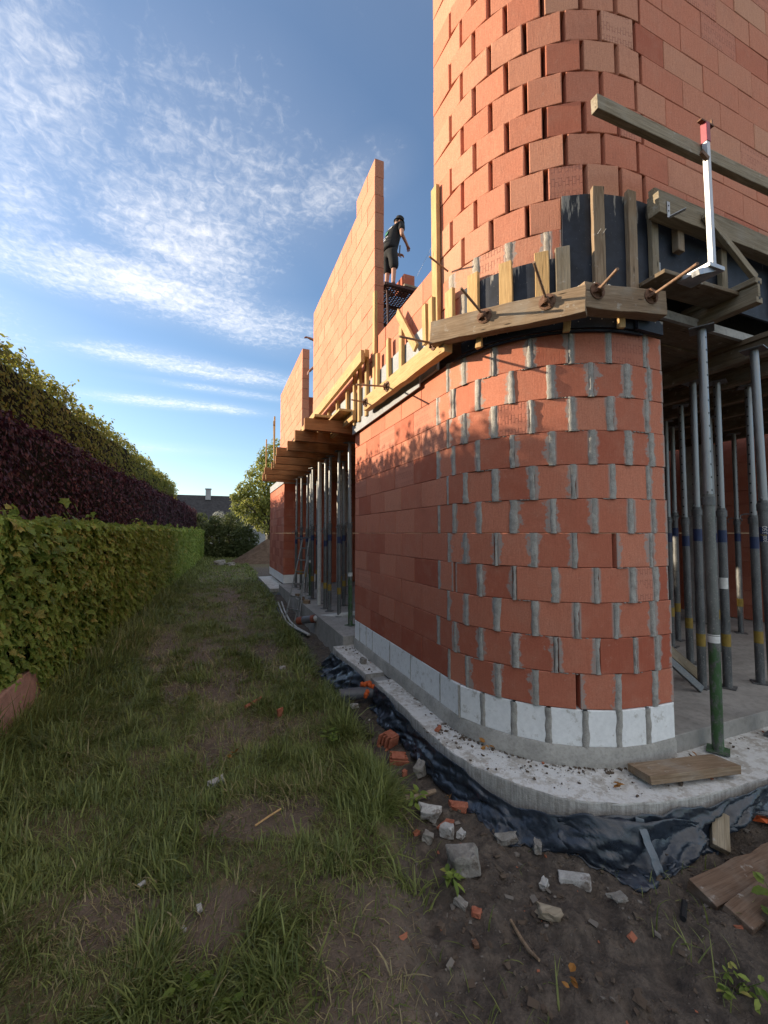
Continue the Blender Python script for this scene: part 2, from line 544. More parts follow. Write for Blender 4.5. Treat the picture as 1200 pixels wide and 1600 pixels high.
def mat_panel():
    """Film-faced formwork board: dark blue-black with runs of pale mortar near its top."""
    t = NT('formwork_film')
    V = t.map('Object', (1, 1, 1))
    n = t.noise(V, 8, 5, 0.6); n2 = t.noise(V, 60, 3, 0.6)
    drip = t.noise(t.map('Object', (26, 26, 3.2)), 1.0, 4, 0.65)
    sp = t.N.new('ShaderNodeSeparateXYZ'); t.L.new(t.tc.outputs['Generated'], sp.inputs[0])
    k = t.math('ADD', drip, t.math('MULTIPLY', t.math('SUBTRACT', sp.outputs[2], 1.0), 0.55))
    col = t.mix(t.ramp(n, 0.3, 0.7), (0.010, 0.013, 0.021), (0.022, 0.028, 0.044))
    col = t.mix(t.ramp(n2, 0.66, 0.74, 0, 0.35), col, (0.25, 0.24, 0.23))
    col = t.mix(t.ramp(k, 0.50, 0.58, 0, 0.75), col, (0.36, 0.33, 0.29))
    return t.done(col, 0.6, t.bump(n2, 0.1, 0.003), spec=0.25)


def mat_foil():
    t = NT('black_foil')
    V = t.map('Object')
    w = t.noise(V, 9, 3, 0.5, 1.0); w2 = t.noise(V, 40, 3, 0.6, 1.0)
    dust = t.noise(V, 12, 5, 0.7)
    col = t.mix(t.ramp(w, 0.3, 0.7), (0.012, 0.017, 0.026), (0.026, 0.036, 0.054))
    col = t.mix(t.ramp(dust, 0.55, 0.75, 0, 0.22), col, (0.13, 0.115, 0.10))
    h = t.math('ADD', w, t.math('MULTIPLY', w2, 0.25))
    return t.done(col, t.ramp(dust, 0.3, 0.7, 0.22, 0.48), t.bump(h, 0.35, 0.015), spec=0.6)


def mat_ground():
    t = NT('soil_and_turf')
    r, g, b, a = t.attr('rnd')                        # r turf cover, g wet dirt, b gravelly
    V = t.map('Object')
    n1 = t.noise(V, 2.2, 5, 0.62); n2 = t.noise(V, 14, 5, 0.68); n3 = t.noise(V, 75, 4, 0.7)
    soil = t.mix(t.ramp(n1, 0.3, 0.7), (0.092, 0.068, 0.050), (0.165, 0.125, 0.095))
    soil = t.mix(t.ramp(n2, 0.45, 0.75, 0, 0.7), soil, (0.22, 0.165, 0.12))
    mud = t.mix(t.ramp(n2, 0.35, 0.7), (0.058, 0.047, 0.039), (0.135, 0.108, 0.086))
    col = t.mix(g, soil, mud)
    dry = t.mix(t.ramp(n2, 0.35, 0.65), (0.085, 0.075, 0.036), (0.15, 0.115, 0.065))
    tf = t.math('ADD', r, t.math('MULTIPLY', t.math('SUBTRACT', n2, 0.5), 1.1))
    col = t.mix(t.ramp(tf, 0.35, 0.7), col, dry)
    peb = t.voro(V, 38)
    pm = t.math('MULTIPLY', t.ramp(peb, 0.24, 0.12), t.ramp(t.noise(V, 5, 3, 0.6), 0.42, 0.62))
    col = t.mix(t.math('MULTIPLY', pm, 0.6), col, (0.19, 0.165, 0.145))
    col = t.mix(t.ramp(n3, 0.5, 0.75, 0, 0.5), col, (0.03, 0.022, 0.016))
    h = t.math('ADD', t.math('ADD', n2, t.math('MULTIPLY', n3, 0.5)), t.math('MULTIPLY', pm, 0.5))
    return t.done(col, t.ramp(n2, 0.3, 0.7, 0.75, 0.97), t.bump(h, 0.8, 0.03), spec=0.25)


def mat_plinth():
    t = NT('white_aerated_block')
    V = t.map('Object')
    n = t.noise(V, 30, 4, 0.6); s = t.noise(V, 11, 6, 0.75); s2 = t.noise(t.map('Object', (1, 1, 3)), 60, 4, 0.7)
    col = t.mix(t.ramp(n, 0.3, 0.7), (0.80, 0.81, 0.82), (0.72, 0.73, 0.74))
    col = t.mix(t.ramp(s, 0.55, 0.68, 0, 0.8), col, (0.42, 0.40, 0.37))
    col = t.mix(t.ramp(s2, 0.66, 0.74, 0, 0.6), col, (0.5, 0.49, 0.47))
    return t.done(col, 0.9, t.bump(s2, 0.2, 0.004), spec=0.2)


def mat_ledge():
    t = NT('concrete_ledge')
    V = t.map('Object')
    n1 = t.noise(V, 7, 5, 0.62); n2 = t.noise(V, 55, 4, 0.7); n3 = t.noise(V, 24, 5, 0.68)
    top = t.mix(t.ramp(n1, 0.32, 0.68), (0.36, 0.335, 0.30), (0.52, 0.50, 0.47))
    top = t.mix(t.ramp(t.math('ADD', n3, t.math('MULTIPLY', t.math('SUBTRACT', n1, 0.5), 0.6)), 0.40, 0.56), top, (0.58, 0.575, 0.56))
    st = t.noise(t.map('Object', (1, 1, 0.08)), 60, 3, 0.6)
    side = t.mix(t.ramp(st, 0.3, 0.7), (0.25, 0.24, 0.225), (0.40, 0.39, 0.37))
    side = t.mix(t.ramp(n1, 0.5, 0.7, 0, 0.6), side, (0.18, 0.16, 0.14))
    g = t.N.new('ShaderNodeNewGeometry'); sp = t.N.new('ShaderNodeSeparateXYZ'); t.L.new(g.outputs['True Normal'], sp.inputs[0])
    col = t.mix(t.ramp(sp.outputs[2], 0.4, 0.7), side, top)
    h = t.math('ADD', t.math('MULTIPLY', n3, 0.6), t.math('ADD', t.math('MULTIPLY', n2, 0.5), t.math('MULTIPLY', st, 0.3)))
    return t.done(col, 0.95, t.bump(h, 0.8, 0.012), spec=0.2)


M = {}
M['brick'] = mat_brick()
M['mortar'] = mat_mineral('grey_mortar', (0.29, 0.275, 0.255), (0.43, 0.41, 0.38), 16, 0.9, bdist=0.012)
M['concrete'] = mat_mineral('concrete', (0.28, 0.275, 0.265), (0.40, 0.39, 0.37), 4, 0.5)
M['kerb'] = mat_mineral('render_kerb', (0.30, 0.29, 0.27), (0.44, 0.42, 0.39), 5, 0.6)
M['ledge'] = mat_ledge()
M['ledge_side'] = mat_mineral('ledge_side', (0.36, 0.35, 0.33), (0.50, 0.49, 0.47), 6, 0.6)
M['slab'] = mat_mineral('dusty_slab', (0.26, 0.25, 0.235), (0.36, 0.345, 0.325), 2.2, 0.4)
M['plinth'] = mat_plinth()
M['xps'] = mat_mineral('grey_insulation', (0.29, 0.30, 0.32), (0.37, 0.385, 0.40), 5, 0.15, 0.8)
M['panel'] = mat_panel()
M['foil'] = mat_foil()
M['ground'] = mat_ground()
M['wood_new'] = mat_wood('new_spruce', (0.46, 0.28, 0.12), (0.60, 0.40, 0.19))
M['wood_old'] = mat_wood('weathered_timber', (0.20, 0.135, 0.085), (0.33, 0.24, 0.16), grey=0.3)
M['wood_grey'] = mat_wood('grey_timber', (0.20, 0.155, 0.10), (0.32, 0.265, 0.19), grey=0.25)
M['wood_joist'] = mat_wood('brown_joist', (0.27, 0.115, 0.045), (0.42, 0.20, 0.085), dark=0.35)
M['wood_dark'] = mat_wood('dark_formwork', (0.13, 0.095, 0.06), (0.20, 0.15, 0.10), grey=0.2)
M['wood_red'] = mat_wood('reddish_timber', (0.13, 0.08, 0.052), (0.20, 0.13, 0.09), grey=0.2)
M['steel'] = mat_steel('galvanised', (0.10, 0.105, 0.11), (0.17, 0.175, 0.18))
M['steel_hole'] = mat_steel('galvanised_inner', (0.24, 0.25, 0.26), (0.34, 0.35, 0.36), holes=True, metal=0.7, rough=0.45)
M['steel_green'] = mat_steel('galvanised_green_foot', (0.12, 0.125, 0.12), (0.19, 0.195, 0.19), green=0.82)
M['zinc'] = mat_steel('bright_zinc', (0.30, 0.31, 0.33), (0.46, 0.47, 0.49), metal=0.75, rough=0.4)
M['rust'] = mat_mineral('rusty_steel', (0.11, 0.055, 0.035), (0.20, 0.11, 0.07), 30, 0.5, 0.7)
M['rod'] = mat_mineral('tie_rod_steel', (0.20, 0.12, 0.08), (0.30, 0.20, 0.14), 40, 0.4, 0.6)
M['yellow'] = mat_plain('yellow_band', (0.28, 0.19, 0.035), 0.6)
M['blue'] = mat_plain('blue_sticker', (0.02, 0.035, 0.10), 0.5)
M['white'] = mat_plain('white_print', (0.72, 0.72, 0.70), 0.6)
M['print_yellow'] = mat_plain('yellow_print', (0.7, 0.5, 0.03), 0.6)
M['print_black'] = mat_plain('black_print', (0.02, 0.02, 0.02), 0.6)
M['orange'] = mat_plain('orange_foam', (0.55, 0.10, 0.02), 0.7, bump=0.6)
M['pipe'] = mat_plain('grey_pipe', (0.10, 0.105, 0.12), 0.45)
M['pvc'] = mat_plain('pale_pipe', (0.48, 0.48, 0.47), 0.5)
M['alu'] = mat_steel('aluminium', (0.22, 0.23, 0.235), (0.34, 0.35, 0.36), metal=0.7, rough=0.4)
M['stone'] = mat_mineral('broken_concrete', (0.19, 0.175, 0.155), (0.31, 0.295, 0.27), 14, 0.9, spots=((0.13, 0.105, 0.085), 0.52, 0.68, 8.0))
M['chalk'] = mat_mineral('white_block_piece', (0.33, 0.32, 0.30), (0.52, 0.51, 0.49), 14, 0.8, spots=((0.17, 0.14, 0.115), 0.50, 0.66, 9.0))
M['shard'] = mat_mineral('brick_shard', (0.30, 0.095, 0.055), (0.42, 0.16, 0.10), 22, 0.7)
M['sand'] = mat_mineral('pink_sandstone', (0.30, 0.175, 0.135), (0.40, 0.245, 0.19), 9, 0.7)
M['leaf_hedge'] = mat_leaf('hedge_leaf', (0.078, 0.125, 0.022), (0.33, 0.41, 0.085), (0.34, 0.29, 0.08))
M['leaf_bright'] = mat_leaf('maple_leaf', (0.09, 0.135, 0.022), (0.16, 0.21, 0.04))
M['leaf_copper'] = mat_leaf('copper_leaf', (0.026, 0.008, 0.014), (0.082, 0.024, 0.036), (0.13, 0.05, 0.045), 0.2)
M['leaf_tall'] = mat_leaf('tall_hedge_leaf', (0.085, 0.10, 0.018), (0.26, 0.26, 0.055), (0.34, 0.27, 0.07), 0.45)
M['leaf_tree'] = mat_leaf('tree_leaf', (0.12, 0.145, 0.03), (0.27, 0.28, 0.07), None, 0.4)
M['leaf_dark'] = mat_leaf('dark_shrub_leaf', (0.045, 0.062, 0.020), (0.11, 0.13, 0.045))
M['leaf_blossom'] = mat_leaf('blossom', (0.22, 0.23, 0.20), (0.45, 0.46, 0.42), None, 0.2)
M['grass'] = mat_leaf('grass_blade', (0.070, 0.098, 0.026), (0.25, 0.275, 0.085), (0.36, 0.29, 0.16), 0.3, 0.45)
M['straw'] = mat_leaf('dry_straw', (0.15, 0.11, 0.06), (0.26, 0.20, 0.12), None, 0.1)
M['bark'] = mat_mineral('bark', (0.06, 0.045, 0.032), (0.11, 0.085, 0.06), 20, 0.9)
M['core'] = mat_mineral('core_shade', (0.012, 0.011, 0.007), (0.022, 0.020, 0.012), 20, 0.9)  # near-black: shade inside hedges and behind tower joints put into the colour
M['roof'] = mat_mineral('dark_roof', (0.038, 0.036, 0.039), (0.06, 0.057, 0.06), 3, 0.4)
M['render'] = mat_mineral('pale_render', (0.25, 0.26, 0.28), (0.33, 0.34, 0.36), 2, 0.3)
M['glass'] = mat_plain('window_glass', (0.03, 0.035, 0.045), 0.1, spec=0.6)
M['skin'] = mat_plain('skin', (0.42, 0.21, 0.145), 0.6, var=0.12)
M['black_cloth'] = mat_plain('black_cloth', (0.012, 0.012, 0.014), 0.9, bump=0.4)
M['shoe'] = mat_plain('brown_boot', (0.16, 0.065, 0.04), 0.7)
M['green_print'] = mat_plain('green_print', (0.05, 0.22, 0.12), 0.6)
M['red_steel'] = mat_mineral('red_oxide_steel', (0.04, 0.02, 0.018), (0.08, 0.032, 0.027), 20, 0.4, 0.6)
M['ring'] = mat_plain('brown_red_rubber', (0.20, 0.055, 0.03), 0.7)
M['cord'] = mat_plain('cord', (0.75, 0.7, 0.62), 0.7)
M['cable'] = mat_plain('black_cable', (0.015, 0.015, 0.017), 0.5)
M['plastic'] = mat_plain('litter_plastic', (0.55, 0.60, 0.64), 0.4)
M['mortar_old'] = mat_mineral('smeared_mortar', (0.34, 0.29, 0.24), (0.46, 0.41, 0.35), 18, 0.9)

# ------------------------------------------------------------------ the ground
def xb(y):      # where the turf ends and the bare dirt along the building begins
    return np.interp(y, [0.5, 1.4, 1.7, 2.0, 2.6, 3.5, 5.6, 9.4, 14, 30], [0.62, 0.74, 0.80, 0.93, 1.12, 1.18, 1.22, 1.34, 1.5, 1.7])


BARE = [(0.24, 3.85, 0.55, 0.42), (0.34, 2.77, 0.36, 0.25), (0.70, 1.72, 0.36, 0.5), (-0.75, 7.3, 0.22, 1.3), (-0.1, 1.45, 0.4, 0.2), (-0.45, 2.35, 0.3, 0.2),
        (0.75, 6.4, 0.2, 1.1), (0.05, 2.2, 0.22, 0.2), (0.45, 9.5, 0.35, 2.0), (0.12, 5.3, 0.28, 0.9), (0.35, 12.5, 0.3, 2.0), (-0.1, 6.8, 0.2, 0.8), (0.42, 1.35, 0.4, 0.25), (-0.35, 5.2, 0.2, 0.5)]


def bare(x, y):
    m_ = 0.0
    for cx, cy, rx, ry in BARE:
        d = np.sqrt(((x - cx) / rx) ** 2 + ((y - cy) / ry) ** 2)
        m_ = np.maximum(m_, sstep(1.45, 0.35, d + 1.5 * (fbm(x * 4, y * 4, 4, 5) - 0.5)))
    return m_


def dirt(x, y):
    w = 0.16 * (fbm(x * 3, y * 3, 3, 9) - 0.5)
    return sstep(-0.10, 0.14, x - xb(y) + w) * sstep(26, 18, y)


def gh(x, y):
    x = np.asarray(x, float); y = np.asarray(y, float)
    h = 0.05 * (fbm(x * 0.7, y * 0.7, 3, 1) - 0.5) + 0.035 * (fbm(x * 4, y * 4, 4, 2) - 0.5)
    d = dirt(x, y)
    near = sstep(0.2, 1.2, y) * sstep(14, 8, y)
    h = h - 0.15 * d * near - 0.02 * bare(x, y)
    h = h + d * near * (0.09 * (fbm(x * 6, y * 6, 4, 3) - 0.5) + 0.06 * (fbm(x * 21, y * 21, 3, 4) - 0.5))
    far = sstep(14, 40, np.hypot(x, y))
    return h * (1 - 0.6 * far)


def gz(x, y):
    return float(gh(np.array([x]), np.array([y]))[0])


def build_ground():
    xs = np.concatenate([[-900, -400, -150, -60, -30, -16, -9, -6, -4, -3], np.arange(-2.4, 4.4, 0.028), [4.6, 5, 6, 8, 12, 20, 40, 120, 400, 900]])
    ys = np.concatenate([[-900, -300, -80, -20, -6, -2, -0.5], np.arange(0.3, 5.2, 0.028), np.arange(5.2, 14, 0.1), np.arange(14, 40, 0.6), [44, 50, 60, 80, 120, 250, 500, 900]])
    X, Y = np.meshgrid(xs, ys)
    Z = gh(X, Y)
    n, m_ = X.shape
    V = np.stack([X.ravel(), Y.ravel(), Z.ravel()], 1)
    i = np.arange(n * m_).reshape(n, m_)
    F = np.stack([i[:-1, :-1].ravel(), i[:-1, 1:].ravel(), i[1:, 1:].ravel(), i[1:, :-1].ravel()], 1)
    d = dirt(X, Y).ravel(); b = bare(X, Y).ravel()
    rnd = np.stack([np.clip(1 - d - b, 0, 1), d, b, np.ones_like(d)], 1)
    o = big_mesh('ground', V, F, M['ground'], rnd, smooth=True)
    tag(o, kind='structure')


build_ground()

# ------------------------------------------------------------------ the building
CX, CY, RAD = 2.97, 3.21, 1.09           # axis and radius of the rounded corner
XF, YF = 1.88, 2.12                      # its two flat faces
Z0, C = 0.50, 0.25                       # underside of the first course, course height
ZU = 3.535                               # underside of the upper storey's courses


def onarc(a, r=RAD):
    return (CX + r * math.cos(R(a)), CY + r * math.sin(R(a)))


class Bricks:
    def __init__(s):
        s.V, s.F, s.UV, s.rnd, s.half = [], [], [], [], []

    def brick(s, p0, p1, z0, z1, depth, tone=None, stamp=None, smear=0.0, jit=0.0022, chip=0.12):
        p0, p1 = Vector(p0), Vector(p1)
        t = p1 - p0; L = t.length; t.normalize()
        nrm = Vector((t.y, -t.x))                       # outward: to the right of p0 -> p1
        rr = random.random
        o_ = (rr() - 0.5) * 2 * jit; yaw = (rr() - 0.5) * jit * 1.4
        tone = rr() if tone is None else tone
        stamp = (1.0 if rr() < 0.14 else 0.0) if stamp is None else stamp
        c = 0.0035
        h = L / 2; mid = (p0 + p1) / 2; zc = (z0 + z1) / 2; hz = (z1 - z0) / 2
        rows = []
        for out, ins in ((0, c), (-c, 0), (-depth, 0)):
            for sx, sz in ((-1, -1), (1, -1), (1, 1), (-1, 1)):
                e = 0.0
                if out == 0 and rr() < chip: e = 0.006 * rr()
                u = sx * (h - ins - e); v = sz * (hz - ins - e)
                q = mid + t * u + nrm * (out + o_ + yaw * sx)
                rows.append((q.x, q.y, zc + v + (rr() - 0.5) * 0.0016))
        k = len(s.V); s.V += rows
        for q in range(3):
            for i in range(4):
                j = (i + 1) % 4
                if q < 2: s.F.append((k + q * 4 + i, k + q * 4 + j, k + q * 4 + 4 + j, k + q * 4 + 4 + i))
        uvq = [(-h, -hz), (h, -hz), (h, hz), (-h, hz)]
        for q in range(2):
            for i in range(4):
                j = (i + 1) % 4
                if q == 0 or i in (0, 2):
                    s.UV += [uvq[i], uvq[j], (uvq[j][0], uvq[j][1] * (1 if q == 0 else 1.02)), uvq[i]]
                else:
                    zi, zj = uvq[i][1], uvq[j][1]
                    s.UV += [(0.05, zi), (0.05, zj), (0.05 - depth, zj), (0.05 - depth, zi)]
        s.F.append((k, k + 1, k + 2, k + 3)); s.UV += uvq
        s.F.append((k + 11, k + 10, k + 9, k + 8)); s.UV += uvq
        s.rnd += [(tone, stamp, smear, rr())] * 12
        s.half += [h] * 12

    def build(s, name, parent, mat=None):
        o = big_mesh(name, s.V, s.F, mat or M['brick'], s.rnd)
        me = o.data
        lay = me.uv_layers.new(name='UVMap'); lay.data.foreach_set('uv', np.asarray(s.UV, np.float32).ravel())
        at = me.attributes.new('half', 'FLOAT', 'POINT'); at.data.foreach_set('value', np.asarray(s.half, np.float32))
        bm = bmesh.new(); bm.from_mesh(me); bmesh.ops.recalc_face_normals(bm, faces=bm.faces); bm.to_mesh(me); bm.free()
        if parent: reparent(o, parent)
        return o


def flat_row(B, fixed, along, a, b, joints, z0, z1, depth, gap=0.005, tone=None, smear=0.0, stamp=None):
    """Course along Y at X=fixed (along='Y', looking -X, laid from a>b) or along X at Y=fixed (looking -Y, a<b)."""
    js = sorted([j for j in joints if min(a, b) + 0.06 < j < max(a, b) - 0.06], reverse=a > b)
    pts = [a] + js + [b]
    sg = -1 if a > b else 1
    for p, q in zip(pts[:-1], pts[1:]):
        p_, q_ = p + sg * gap / 2, q - sg * gap / 2
        tn = tone() if callable(tone) else tone
        if along == 'Y': B.brick((fixed, p_), (fixed, q_), z0, z1, depth, tn, stamp, smear)
        else: B.brick((p_, fixed), (q_, fixed), z0, z1, depth, tn, stamp, smear)


house = empty('brick_house', (XF, 5.8, 0), 'unfinished terracotta block house with a rounded corner and props under its slab', 'house')


class MortarStrips:
    def __init__(s): s.mb = MB()

    def strip(s, p, q, z0, z1, out=0.004, rough=0.006):
        p, q = Vector(p), Vector(q); t = (q - p).normalized(); n = Vector((t.y, -t.x)); w = (q - p).length
        rows = 10; vs = []
        bulge = out + (random.random() - 0.4) * 0.006
        l = r_ = 0.0
        for i in range(rows + 1):
            z = z0 + (z1 - z0) * i / rows
            l = 0.6 * l + (random.random() - 0.5) * 0.010; r_ = 0.6 * r_ + (random.random() - 0.5) * 0.010
            for k, (u, o_) in enumerate(((-0.008 + l, -0.03), (-0.001 + l, bulge * 0.4 - 0.002), (w * 0.33, bulge), (w * 0.66, bulge), (w + 0.001 + r_, bulge * 0.4 - 0.002), (w + 0.008 + r_, -0.03))):
                jit = (random.random() - 0.5) * rough * (1 if k in (2, 3) else 0.6)
                v = p + t * u + n * (o_ + jit)
                vs.append((v.x, v.y, z))
        fs = [(i * 6 + k, i * 6 + k + 1, (i + 1) * 6 + k + 1, (i + 1) * 6 + k) for i in range(rows) for k in range(5)]
        s.mb.add(vs, fs)


def ground_floor():
    B, S = Bricks(), MortarStrips()
    for k in range(11):
        z0, z1 = Z0 + k * C + 0.0018, Z0 + (k + 1) * C - 0.0018
        odd = k % 2
        off = (3.37 if odd else 3.20) + random.uniform(-0.02, 0.02)
        def tone(k=k): return min(1.35, max(0, random.gauss(0.72 if k > 1 else 0.30, 0.30)))
        first = 180 + (14.0 if not odd else 6.5)
        jy = [off + 0.487 * i for i in range(0, 6)]
        y_end = jy[0] if jy[0] > 3.15 else 3.21
        flat_row(B, XF, 'Y', 5.80, y_end, jy[1:], z0, z1, 0.36, tone=tone)
        # short piece that meets the curve, then blocks cut to a quarter metre with mortared gaps
        angs = [first + 14.9 * i for i in range(8) if first + 14.9 * i < 266]
        pts = [(XF, y_end - 0.02)] + [onarc(a) for a in angs] + [(2.98 + (0.04 if odd else 0), YF)]
        g = 0.0172
        for p, q in zip(pts[:-1], pts[1:]):
            p, q = Vector(p), Vector(q); t = (q - p).normalized()
            if (q - p).length < 0.1: continue
            B.brick(p + t * g, q - t * g, z0, z1, 0.30, tone(), None if random.random() < 0.6 else 0.0, max(0.0, random.uniform(-0.25, 0.95)), jit=0.005, chip=0.3)
        for p in pts:
            pv = Vector(p); a = math.atan2(pv.y - CY, pv.x - CX)
            if pv.x < XF + 0.01: tv = Vector((0, -1))
            elif pv.y < YF + 0.004: tv = Vector((1, 0))
            else: tv = Vector((-math.sin(a), math.cos(a)))
            if random.random() < 0.06: continue
            g2 = g + random.uniform(-0.007, 0.008)
            S.strip(pv - tv * g2, pv + tv * g2, z0 - 0.004, z1 + 0.004)
        for p, q in zip(pts[1:-1], pts[2:]):          # beads of mortar squeezed from the bed joints
            if random.random() > 0.55: continue
            p, q = Vector(p), Vector(q); t = (q - p).normalized(); nn = Vector((t.y, -t.x)); L_ = (q - p).length
            u = random.uniform(0.02, 0.6) * L_
            for w_ in range(random.randint(2, 7)):
                l_ = random.uniform(0.008, 0.03); c_ = p + t * u + nn * random.uniform(0.0, 0.003)
                S.mb.beam((c_.x, c_.y, z1 + random.uniform(-0.001, 0.002)), (c_.x + t.x * l_, c_.y + t.y * l_, z1 + random.uniform(-0.001, 0.002)), 0.008, random.uniform(0.003, 0.007))
                u += l_ * random.uniform(0.8, 2.0)
                if u > L_ * 0.95: break
        p = pts[-1]
        B.brick((p[0] + g, YF), (3.17 + random.uniform(-0.006, 0.008), YF), z0, z1, 0.30, tone(), 0.0, 0.5, jit=0.005)
    w = B.build('brick_wall', house)
    S.mb.build('mortar_joint', M['mortar'], w, smooth='all')
    # plinth of white blocks and the render kerb below it
    P, S2 = Bricks(), MortarStrips()
    js = [5.8, 5.58, 5.31, 5.065, 4.492, 3.944, 3.33, 3.02]
    pts = [(XF, y) for y in js] + [onarc(a) for a in (202, 215, 228, 241, 253.5, 266)] + [(3.17, YF)]
    for p, q in zip(pts[:-1], pts[1:]):
        p, q = Vector(p), Vector(q); t = (q - p).normalized()
        gg = 0.017 if p.y < 3.1 else 0.006
        P.brick(p + t * gg, q - t * (gg if q.x < 3.1 else 0), 0.243, 0.498, 0.28, 0.5, 0.0, 0.0, chip=0.6)
        if q.x < 3.1:
            S2.strip(q - t * gg * 1.2, q + t * gg * 1.2, 0.235, 0.496, 0.003)
    pw = P.build('plinth_brick', house, M['plinth'])
    S2.mb.build('mortar_joint', M['mortar'], pw, smooth='all')
    kb = MB()
    prof = [(0.012, 0.09), (0.014, 0.22), (0.004, 0.246), (-0.25, 0.246)]
    line = [((XF, 5.8), (-1, 0)), ((XF, 4.4), (-1, 0)), ((XF, 3.21), (-1, 0))] + [(onarc(a), (math.cos(R(a)), math.sin(R(a)))) for a in range(184, 270, 4)] + [((CX, YF), (0, -1)), ((3.165, YF), (0, -1))]
    vs = [(p[0] + n[0] * o_, p[1] + n[1] * o_, z) for p, n in line for o_, z in prof]
    k = len(prof)
    fs = [(i * k + j, (i + 1) * k + j, (i + 1) * k + j + 1, i * k + j + 1) for i in range(len(line) - 1) for j in range(k - 1)]
    fs.append(tuple((len(line) - 1) * k + j for j in range(k)))
    kb.add(vs, fs).build('render_kerb', M['kerb'], house, smooth=True)
    # the square brick pier at the far end of the side opening
    Q = Bricks()
    for k in range(11):
        z0, z1 = Z0 + k * C + 0.0018, Z0 + (k + 1) * C - 0.0018
        o_ = 0.25 * (k % 2)
        flat_row(Q, XF, 'Y', 16.2, 12.75, [12.75 + o_ + 0.5 * i for i in range(8)], z0, z1, 0.36)
        flat_row(Q, 12.75, 'X', XF + 0.003, 2.98, [2.25 + o_ + 0.5 * i for i in range(2)], z0, z1, 0.36, tone=0.15)
    Q.build('brick_pier', house)
    Q2 = Bricks()
    flat_row(Q2, XF, 'Y', 16.2, 12.75, [12.75 + 0.5 * i for i in range(8)], 0.243, 0.498, 0.3, tone=0.5, stamp=0)
    flat_row(Q2, 12.75, 'X', XF + 0.003, 2.98, [2.4], 0.243, 0.498, 0.3, tone=0.5, stamp=0)
    Q2.build('plinth_brick', house, M['plinth'])
    MB().box((1.865, 14.4, 3.36), (0.03, 3.4, 0.22)).box((2.4, 12.742, 3.36), (1.1, 0.03, 0.22)).build('edge_insulation', M['xps'], house)


ground_floor()


def upper_floor():
    B, S = Bricks(), MortarStrips()
    for k in range(18):
        z0, z1 = ZU + k * C + 0.0018, ZU + (k + 1) * C - 0.0018
        odd = k % 2
        def tone(): return min(1.8, max(0.1, random.gauss(1.25, 0.38)))
        low = k < 3
        first = 180 + (6.3 if odd else 14.0)
        a_end = 236.4 if low else 270
        angs = [first + 14.9 * i for i in range(8) if first + 14.9 * i < min(266, a_end - 3)]
        pts = [(XF, 3.385)] + [onarc(a) for a in angs]
        if low: pts.append(onarc(a_end))
        else: pts.append((3.04 if odd else 2.98, YF))
        g = 0.0195
        for i, (p, q) in enumerate(zip(pts[:-1], pts[1:])):
            p, q = Vector(p), Vector(q); t = (q - p).normalized()
            if (q - p).length < 0.09: continue
            e0 = 0 if i == 0 else g + random.uniform(-0.003, 0.003); e1 = 0 if (i == len(pts) - 2 and low) else g
            B.brick(p + t * e0, q - t * e1, z0, z1, 0.17, tone(), None, random.uniform(0.2, 0.7) if k < 2 else 0.0, jit=0.0045, chip=0.25)
            if k < 2 and i > 0 and random.random() < 0.8:
                S.strip(p - t * (g + 0.004), p + t * (g + 0.004), z0, z1, 0.002, 0.008)
        if not low:
            x0 = pts[-1][0] + 0.012
            off = 3.04 if odd else 3.32
            flat_row(B, YF, 'X', x0, 8.2, [off + 0.5 * i for i in range(12)], z0, z1, 0.30, tone=lambda: min(2.0, max(0.25, random.gauss(1.2, 0.34))))
    w = B.build('brick_tower', house)
    S.mb.build('mortar_joint', M['mortar_old'], w, smooth='all')
    core = MB()          # near-black backing added behind the open joints so no light passes
    line = [(XF + 0.165, 3.37)] + [onarc(a, RAD - 0.165) for a in range(184, 270, 6)] + [(8.2, YF + 0.165)]
    inner = [(8.2, YF + 0.33), (3.4, YF + 0.33), (2.3, 3.37)]
    core.prism(line + inner, ZU, 8.0)
    core.build('dark_backing', M['core'], house)
    # parapet, tall wall panel and the far panel, all in the plane of the side wall
    P = Bricks()
    for k in range(3):
        flat_row(P, XF, 'Y', 4.997, 3.39, [3.62 + 0.25 * (k % 2) + 0.5 * i for i in range(4)], ZU + k * C + 0.001, ZU + (k + 1) * C - 0.001, 0.17,
                 tone=lambda: random.uniform(0.8, 1.4))
    P.build('brick_parapet', house)
    T = Bricks()
    for k in range(13):
        y0 = 5.0
        y1 = 8.78 if k < 12 else 5.79
        flat_row(T, XF, 'Y', y1, y0, [y0 + 0.29 + 0.25 * (k % 2) + 0.5 * i for i in range(9)], ZU + k * C + 0.0025, ZU + (k + 1) * C - 0.0025, 0.13, gap=0.007,
                 tone=lambda: random.uniform(1.2, 1.85), stamp=0)
    T.build('brick_panel', house)
    U = Bricks()
    for k in range(11):
        flat_row(U, XF, 'Y', 13.75, 10.02, [10.02 + 0.25 + 0.25 * (k % 2) + 0.5 * i for i in range(9)], ZU + k * C + 0.003, ZU + (k + 1) * C - 0.003, 0.17, gap=0.009,
                 tone=lambda: random.uniform(1.2, 1.85), stamp=0)
    U.build('brick_panel', house)
    X = Bricks()         # cross wall indoors, seen between the panels
    for k in range(7):
        flat_row(X, 10.6, 'X', 2.08, 6.2, [2.3 + 0.25 * (k % 2) + 0.5 * i for i in range(9)], ZU + k * C + 0.001, ZU + (k + 1) * C - 0.001, 0.17, tone=0.2)
    X.build('brick_partition', house)
    MB().prism([(1.90, 13.75), (1.90, 3.21)] + [onarc(a, RAD - 0.03) for a in range(182, 270, 6)] + [(3.0, 2.16), (8.3, 2.16), (8.3, 13.75)], 3.462, 3.532).build('floor_slab', M['concrete'], house)


upper_floor()


